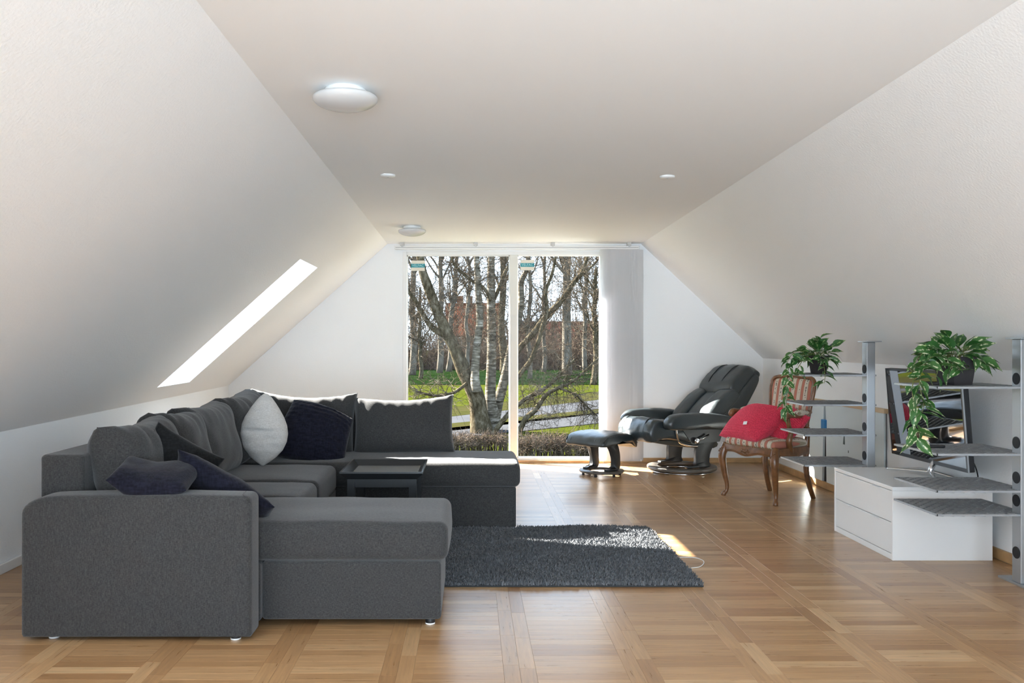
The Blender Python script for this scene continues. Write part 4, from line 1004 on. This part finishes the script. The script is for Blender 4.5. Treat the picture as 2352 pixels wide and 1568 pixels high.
# back shell, back pads, headrest
shell = closed([(-.10, .36), (-.30, .36), (-.42, .43), (-.60, .61), (-.72, .78), (-.785, .90), (-.765, .955), (-.70, .945), (-.55, .80), (-.36, .63), (-.18, .48)], 4)
lpart('back_shell', side_extrude(shell, -.245, .245, 10, .04, .01), M_LEATHER, rc)
def bpad(y0, y1, lo, hi, t, wr=.008, seed=0, puff=.012, lift=0):
    """pad lying on the reclined back between two positions along it"""
    a = Vector((-.10, .44)); d = Vector((-.60, .50)).normalized(); nn = Vector((d.y, -d.x)) * -1
    if nn.y < 0: nn = -nn
    pr = []
    for f, k in ((0, 0), (.04, .55), (.2, .95), (.5, 1.05), (.8, .95), (.96, .6), (1, 0), (.95, -.35), (.5, -.45), (.05, -.35)):
        q = a + d * (lo + (hi - lo) * f) + nn * (t * k + lift); pr.append((q.x, q.y))
    return side_extrude(closed(pr, 4), y0, y1, 10, .04, puff, seed, wr)
lpart('back_pad', bpad(-.10, .10, .0, .50, .075, .006, 3), M_LEATHER, rc)
lpart('back_wing', bpad(-.265, -.095, -.03, .50, .105, .008, 5), M_LEATHER, rc)
lpart('back_wing', bpad(.095, .285, .06, .50, .105, .008, 7, lift=.01), M_LEATHER, rc)
hd = lpart('headrest', bpad(-.235, .235, .44, .835, .105, .009, 9, .02, .015), M_LEATHER, rc)
lpart('headrest_roll', tube(smooth_path([(-.745, -.235, .945), (-.775, -.1, .965), (-.78, 0, .968), (-.775, .1, .965), (-.745, .235, .945)], 5), interp([.035, .060, .064, .060, .035], 21), 14), M_LEATHER, hd)
for y in (-.09, .09):
    a = Vector((-.10, .44)); d = Vector((-.60, .50)).normalized(); nn = Vector((.50, .60)).normalized()
    pp = []
    for f, k in ((.47, .09), (.55, .132), (.65, .141), (.75, .132), (.82, .09)): q = a + d * f + nn * (k + .004); pp.append((q.x, y * (1 + .25 * (f - .45)), q.y))
    lpart('seam', tube(smooth_path(pp, 4), .005, 5), M_BLACK, hd)
# arms
for s in (1, -1):
    y = .335 * s
    armp = closed([(.455, .535), (.45, .48), (.38, .455), (0, .45), (-.33, .425), (-.375, .44), (-.375, .515), (-.33, .545), (-.10, .585), (.22, .60), (.38, .59)], 4)
    lpart('armrest', side_extrude(armp, y - .062, y + .062, 8, .045, .010, 11, .005), M_LEATHER, rc)
    lpart('arm_bracket', tube(smooth_path([(.30, y - .05 * s, .46), (.28, y - .06 * s, .38), (.20, y - .10 * s, .31), (-.02, y - .12 * s, .27), (-.20, y - .13 * s, .30)], 5), .011, 8), M_CHROME, rc)
lpart('side_panel', prism([(.22, .45), (-.30, .44), (-.24, .31), (.10, .30)], 'y', .262, .270), M_DARKWOOD, rc, False)
lv = lpart('recline_lever', capped_lathe([(.028, 0), (.028, .014), (.016, .016)], 20, (0, 0, 0)), M_CHROME, rc)
lv.matrix_basis = Matrix.Translation((.06, .285, .335)) @ Matrix.Rotation(math.radians(-90), 4, 'X')
hl = lpart('lever_handle', tube([(.06, .297, .335), (.0, .300, .352), (-.075, .300, .385)], [.008, .010, .011], 10), M_CHROME, rc)

# footstool
ft_ = thing('footstool', (1.245, 8.21, 0), 'dark leather footstool with curved legs in front of the recliner', 'footstool', yaw=math.radians(-135))
lpart('base_ring', ring(.130, .208, .030, .052), M_RINGWOOD, ft_)
for a in (.3, 1.35, 2.4, 3.45, 4.5, 5.5): lpart('glide', capped_lathe([(.011, 0), (.013, .004), (.013, .030)], 12, (.175 * math.cos(a), .175 * math.sin(a), 0)), M_PLASTIC, ft_)
for s in (1, -1):
    leg = closed([(.075, .055), (.060, .072), (.005, .085), (.002, .16), (.03, .24), (.075, .31), (-.045, .31), (-.09, .24), (-.105, .15), (-.085, .055)], 4)
    lpart('leg', side_extrude(leg, .125 * s - .02, .125 * s + .02, 1, .007), M_DARKWOOD, ft_)
    lpart('leg_block', rbox(-.02, .10, .125 * s - .026, .125 * s + .026, .050, .072, .008, 2), M_DARKWOOD, ft_)
cu = closed([(.275, .335), (.262, .300), (.16, .305), (0, .315), (-.17, .300), (-.25, .260), (-.278, .268), (-.272, .325), (-.20, .378), (-.05, .412), (.10, .415), (.22, .392)], 4)
cs = lpart('cushion', side_extrude(cu, -.235, .235, 14, .045, .012, 17, .009), M_LEATHER, ft_)
for y in (-.215, .215):
    lpart('piping', tube(smooth_path([(.268, y * 1.03, .34), (.215, y * 1.03, .382), (.10, y * 1.03, .402), (-.05, y * 1.03, .399), (-.20, y * 1.03, .366), (-.268, y * 1.03, .305)], 5), .006, 6), M_BLACK, cs)
for i in range(7):
    y = -.17 + i * .057; lpart('gather', tube(smooth_path([(.205, y, .398), (.262, y + .006, .36), (.274, y + .010, .315)], 4), .006, 6), M_LEATHER, cs)

# ================================================================== FRENCH ARMCHAIR
ac = thing('carved_armchair', (2.42, 6.986, 0), 'carved walnut armchair with pink striped upholstery', 'armchair', yaw=math.atan2(-.51, -.86))
for s in (1, -1):
    y = .25 * s
    lg = lpart('leg', tube(smooth_path([(.215, y, .435), (.235, y * 1.03, .385), (.248, y * 1.06, .32), (.232, y * 1.03, .20), (.212, y * .99, .10), (.215, y, .045), (.232, y * 1.05, .018), (.236, y * 1.06, 0)], 5), interp([.030, .034, .033, .025, .019, .016, .021, .019], 36), 12), M_CARVED, ac)
    lpart('carving', join(*[xf(lathe([(.001, -.010), (.008, -.006), (.010, 0), (.008, .006), (.001, .010)], 8), Matrix.Translation((.262 + .006 * math.sin(k), y * 1.05 + .014 * math.cos(k * 1.7), .405 - .017 * k))) for k in range(6)]), M_CARVED, lg)
    yb = .205 * s
    lpart('leg', tube(smooth_path([(-.205, yb, .44), (-.200, yb, .36), (-.205, yb, .22), (-.235, yb * 1.03, .10), (-.275, yb * 1.06, 0)], 5), interp([.024, .024, .022, .020, .018], 21), 4, up=(1, 1, 0)), M_CARVED, ac)
    lpart('back_post', tube(smooth_path([(-.205, yb, .42), (-.215, yb, .50), (-.225, yb * .98, .58)], 4), interp([.024, .020, .018], 9), 8), M_CARVED, ac)
# seat rail: serpentine front, plain sides
def rail(p0, p1, depth, bow, n=16):
    V, Fc = [], []
    p0, p1 = Vector(p0), Vector(p1); d = (p1 - p0); o = Vector((-d.y, d.x, 0)).normalized()
    for i in range(n + 1):
        t = i / n; q = p0 + d * t + o * bow * math.sin(math.pi * t)
        zb_ = .372 + depth * (math.cos(4 * math.pi * t) * .5 - .5) * -1 - .018 * math.sin(math.pi * t)
        V += [tuple(q - o * .016 + Vector((0, 0, zb_))), tuple(q + o * .016 + Vector((0, 0, zb_))), tuple(q + o * .020 + Vector((0, 0, zb_ + .018))), tuple(q + o * .013 + Vector((0, 0, .432))), tuple(q - o * .016 + Vector((0, 0, .432)))]
    for i in range(n):
        for j in range(5): Fc.append((i * 5 + j, i * 5 + (j + 1) % 5, (i + 1) * 5 + (j + 1) % 5, (i + 1) * 5 + j))
    return V, Fc
fr_ = lpart('front_rail', rail((.232, .245, 0), (.232, -.245, 0), .018, .030), M_CARVED, ac, False)
lpart('carving', join(*[xf(lathe([(.001, -r_), (r_ * .8, -r_ * .6), (r_, 0), (r_ * .8, r_ * .6), (.001, r_)], 8), Matrix.Translation((.278, yy, zz))) for yy, zz, r_ in ((0, .395, .017), (.022, .40, .012), (-.022, .40, .012), (.04, .392, .009), (-.04, .392, .009), (0, .372, .010), (.014, .376, .008), (-.014, .376, .008))]), M_CARVED, fr_)
lpart('side_rail', rail((-.20, .21, 0), (.225, .248, 0), .008, .02), M_CARVED, ac, False)
lpart('side_rail', rail((.225, -.248, 0), (-.20, -.21, 0), .008, .02), M_CARVED, ac, False)
lpart('back_rail', rbox(-.215, -.185, -.20, .20, .37, .43, .006, 1), M_CARVED, ac, False)
def seatpad(x, y, z):
    w = max(0, z - .425) / .055; u = (x - .02) / .235; v = y / .245
    return (x + (.012 if x > .2 else 0) * (1 - v * v), y * (1 + .06 * u), z + .026 * max(0, 1 - u ** 4) * max(0, 1 - v ** 4) * min(1, w))
lpart('seat_pad', deform(rbox(-.205, .245, -.238, .238, .425, .485, .03, 4, (14, 14, 1)), seatpad), M_STRIPE, ac)
nails = [(.262 + .012 * math.cos(y * 6), y, .438) for y in np.linspace(-.235, .235, 26)]
lpart('nailheads', join(*[xf(lathe([(.0045, -.003), (.004, .001), (.001, .003)], 6), Matrix.Translation(p)) for p in nails]), plain('brass', (.35, .22, .08), .35, .8), ac)
# back: rounded frame, front pad, lower rail
def bk(y, z): return (-.222 - .085 * (z - .55) / .44, y, z)
loop = closed([(-.175, .575), (0, .566), (.175, .575), (.188, .62), (.200, .75), (.214, .89), (.200, .955), (.150, .975), (.08, .978), (0, .988), (-.08, .978), (-.150, .975), (-.200, .955), (-.214, .89), (-.200, .75), (-.188, .62)], 4)
lp = [bk(y, z) for y, z in loop]; lp.append(lp[0])
lpart('back_frame', tube(lp, .017, 8, cap=False, up=(1, 0, 0)), M_CARVED, ac)
lpart('lower_rail', tube([bk(-.20, .562), bk(-.10, .556), bk(0, .560), bk(.10, .556), bk(.20, .562)], .014, 8), M_CARVED, ac)
pv, pfc = [], []; nl = len(loop)
for off, sc in ((-.018, .93), (.004, .95), (.018, .86), (.026, .6), (.029, .3)):
    for y, z in loop:
        zz = .775 + (z - .775) * sc; b_ = bk(y * sc, zz); pv.append((b_[0] + off, b_[1], b_[2]))
for i in range(4):
    for j in range(nl): pfc.append((i * nl + j, i * nl + (j + 1) % nl, (i + 1) * nl + (j + 1) % nl, (i + 1) * nl + j))
pfc += [tuple(range(nl))[::-1], tuple(range(4 * nl, 5 * nl))]
lpart('back_pad', (pv, pfc), M_STRIPE, ac)
for s in (1, -1):
    y = .235 * s
    aw = lpart('arm', tube(smooth_path([(-.25, .205 * s, .70), (-.16, .235 * s, .690), (-.05, .262 * s, .682), (.06, .272 * s, .690), (.115, .272 * s, .692), (.138, .272 * s, .672), (.120, .272 * s, .655)], 5), interp([.016, .017, .018, .020, .024, .022, .014], 31), 10), M_CARVED, ac)
    lpart('arm_support', tube(smooth_path([(.105, .272 * s, .67), (.090, .272 * s, .61), (.062, .268 * s, .55), (.075, .262 * s, .49), (.055, .255 * s, .43), (.035, .250 * s, .39)], 5), interp([.018, .017, .019, .024, .024, .018], 26), 10), M_CARVED, ac)
    lpart('arm_pad', xf(pillow(.17, .05, .05, 12, .0, 3, .45), TRS((-.07, .257 * s, .704), 90, 0, 8 * s)), M_STRIPE, aw)

# two red knitted cushions in the armchair
def red(label, loc, rx, ry, rz, w, h, t, seed):
    M = WM[ac] @ TRS(loc, rx, ry, rz)
    t_ = thing('knitted_cushion', M.translation, label, 'cushion', 'red knitted cushions')
    obj('cover', xf(pillow(w, h, t, 150, .05, 2.3, .55, .004, seed, rib=(430, .0032)), M), M_KNIT, t_, True)
    return t_, M
t_, M = red('bright red ribbed knit cushion lying in front on the striped armchair', (.085, -.075, .605), -56, 0, 82, .45, .42, .25, 3)
obj('care_tag', xf(rbox(-.02, .02, -.0015, .0015, -.014, .014, .0008, 1), M @ TRS((.085, -.104, -.128), 30, -8, 0)), M_WHITE, t_)
red('darker red knit cushion tucked behind by the armchair back', (-.085, .085, .585), -46, 14, 70, .38, .36, .18, 8)

# ================================================================== PLANTS
def leaf_geo(L_=1.0, W=.42, fold=.10, curl=.22):
    V, Fc = [], []; n = 7
    prof = [0.02, .52, .88, 1.0, .86, .55, .22, 0.0]
    for i in range(n + 1):
        t = i / n; w = W / 2 * prof[i]; z = -curl * t * t + .08 * t
        for s in (-1, -.5, 0, .5, 1): V.append((s * w, t * L_, z + fold * abs(s) * w / (W / 2)))
    for i in range(n):
        for j in range(4): Fc.append((i * 5 + j, i * 5 + j + 1, (i + 1) * 5 + j + 1, (i + 1) * 5 + j))
    return V, Fc
LEAVES = [mesh_of('leaf', *leaf_geo(1, .56, .10, .25), M_LEAF[0], True), mesh_of('leaf', *leaf_geo(1, .48, .12, .35), M_LEAF[1], True), mesh_of('leaf', *leaf_geo(1, .60, .06, .15), M_LEAF[1], True)]
def add_leaf(parent, p, d, size, rn, kind):
    d = Vector(d).normalized(); side = d.cross(Vector((0, 0, 1)))
    if side.length < .1: side = Vector((1, 0, 0))
    side.normalize(); nrm = side.cross(d).normalized()
    ro = rn.gauss(0, .5); s2 = side * math.cos(ro) + nrm * math.sin(ro); n2 = s2.cross(d)
    M = Matrix((( s2.x, d.x, n2.x, 0), (s2.y, d.y, n2.y, 0), (s2.z, d.z, n2.z, 0), (0, 0, 0, 1)))
    o = bpy.data.objects.new('leaf', LEAVES[kind]); COL.objects.link(o); o.parent = parent
    o.matrix_parent_inverse = WM[parent].inverted(); o.matrix_basis = Matrix.Translation(p) @ M @ Matrix.Scale(size, 4)
def vines(t, paths, D, size, rn, step, kinds, spread=.9):
    for pp, dd in paths:
        path = smooth_path([P(x, y, D + o) for x, y, o in pp], 6)
        obj('stem', tube(path, interp([.0032, .0016], len(path)), 5), M_STEM, t, True)
        L_ = sum((a - b_).length for a, b_ in zip(path, path[1:])); n = max(3, int(L_ / step)); sg = 1
        for i in range(n):
            p, d = along(path, (i + .6) / n); sg = -sg
            out = Vector((sg * rn.uniform(.5, 1.1), rn.gauss(-.35, .45), rn.gauss(-.1, .45))) * spread + d * .55
            add_leaf(t, p, out, size * rn.uniform(.75, 1.15), rn, rn.choice(kinds))
def crown(t, c, rx, rz, n, size, rn, kinds):
    for i in range(n):
        a = rn.uniform(0, 2 * math.pi); e = rn.uniform(-.25, 1.1)
        d = Vector((math.cos(a) * math.cos(e), math.sin(a) * math.cos(e), math.sin(e)))
        p = c + Vector((d.x * rx * rn.uniform(.35, .8), d.y * rx * rn.uniform(.35, .8), max(-.01, d.z * rz * rn.uniform(.4, .9))))
        obj('petiole', tube([c + Vector((d.x * .012, d.y * .012, -.01)), c.lerp(p, .55) + Vector((0, 0, .012)), p], .0018, 4), M_STEM, t)
        add_leaf(t, p, d + Vector((0, 0, -.35)), size * rn.uniform(.75, 1.2), rn, rn.choice(kinds))
def plant_far():
    rn = random.Random(21); D = 6.10; z0 = 1.040; c = P(1880, 858, D); c.z = z0
    t = thing('trailing_plant', c, 'trailing variegated plant in a round black pot on the farther rack', 'plant', 'trailing potted plants')
    pot = obj('pot', lathe([(.0, 0), (.050, 0), (.052, .004), (.069, .112), (.074, .113), (.074, .128), (.068, .128), (.066, .105), (.0, .100)], 32, (c.x, c.y, z0)), M_POT, t, True)
    obj('soil', capped_lathe([(.065, .102), (.060, .108)], 20, (c.x, c.y, z0)), M_SOIL, pot)
    top = Vector((c.x, c.y, z0 + .115))
    crown(t, top, .13, .13, 44, .095, rn, (0, 1, 1, 2))
    vines(t, [([(1872, 815, -.02), (1850, 812, -.06), (1828, 822, -.10), (1812, 845, -.13), (1806, 870, -.14), (1808, 905, -.14), (1806, 930, -.14), (1808, 948, -.14)], 0),
              ([(1870, 816, 0), (1840, 806, -.05), (1818, 815, -.09), (1806, 838, -.12)], 0), ([(1870, 814, .02), (1848, 822, -.03), (1832, 846, -.08), (1822, 862, -.10)], 0),
              ([(1886, 816, -.05), (1892, 838, -.12), (1895, 862, -.24), (1893, 880, -.245)], 0), ([(1880, 815, 0), (1880, 790, -.02), (1884, 775, -.03)], 0), ([(1885, 815, 0), (1900, 800, 0), (1912, 795, -.02)], 0)], D, .090, rn, .026, (0, 1, 1, 2))
plant_far()
def plant_near():
    rn = random.Random(33); D = 4.64; z0 = nz_(889.5) + .005; c = P(2193, 886, D); c.z = z0
    t = thing('trailing_plant', c, 'trailing variegated plant in a square dark pot on the rack at right', 'plant', 'trailing potted plants')
    def frus(b_, tp, h, z): 
        V = [(-b_, -b_, z), (b_, -b_, z), (b_, b_, z), (-b_, b_, z), (-tp, -tp, z + h), (tp, -tp, z + h), (tp, tp, z + h), (-tp, tp, z + h)]
        return V, [(3, 2, 1, 0)] + [(j, (j + 1) % 4, 4 + (j + 1) % 4, 4 + j) for j in range(4)]
    ov, of = frus(.058, .074, .150, 0); iv, if_ = frus(.052, .066, .140, .010)
    rim = [(4, 5, 13, 12), (5, 6, 14, 13), (6, 7, 15, 14), (7, 4, 12, 15)]
    MP = Matrix.Translation((c.x, c.y, z0)) @ Matrix.Rotation(math.radians(14), 4, 'Z')
    pot = obj('pot', xf((ov + iv, of + [tuple(i + 8 for i in q[::-1]) for q in if_] + rim), MP), M_POT, t)
    obj('soil', xf(box(-.062, .062, -.062, .062, .125, .136), MP), M_SOIL, pot)
    obj('saucer', capped_lathe([(.050, 0), (.055, .002), (.060, .014), (.056, .014), (.05, .004)], 24, (c.x - .105, c.y + .02, z0)), M_POT, t, True)
    top = Vector((c.x, c.y, z0 + .140))
    crown(t, top, .17, .12, 44, .112, rn, (0, 0, 1, 2))
    vines(t, [([(2180, 818, 0), (2150, 812, -.06), (2120, 836, -.12), (2100, 868, -.17), (2096, 905, -.24), (2108, 940, -.25), (2102, 975, -.25), (2104, 1000, -.25), (2106, 1022, -.25)], 0),
              ([(2180, 818, -.02), (2140, 820, -.10), (2118, 850, -.16), (2112, 885, -.24), (2122, 925, -.25), (2118, 948, -.25)], 0),
              ([(2185, 815, 0), (2150, 800, -.04), (2115, 815, -.06), (2095, 845, -.06)], 0), ([(2180, 818, -.05), (2160, 835, -.12), (2150, 865, -.16)], 0), ([(2195, 818, -.06), (2185, 835, -.11), (2190, 858, -.11)], 0),
              ([(2200, 815, -.06), (2208, 835, -.12), (2202, 850, -.12)], 0), ([(2190, 815, 0), (2188, 790, 0), (2178, 772, 0)], 0), ([(2205, 815, 0), (2225, 798, -.02), (2242, 792, -.04)], 0), ([(2205, 815, 0), (2228, 812, -.02), (2236, 822, -.04)], 0)], D, .105, rn, .030, (0, 1, 1, 2))
plant_near()
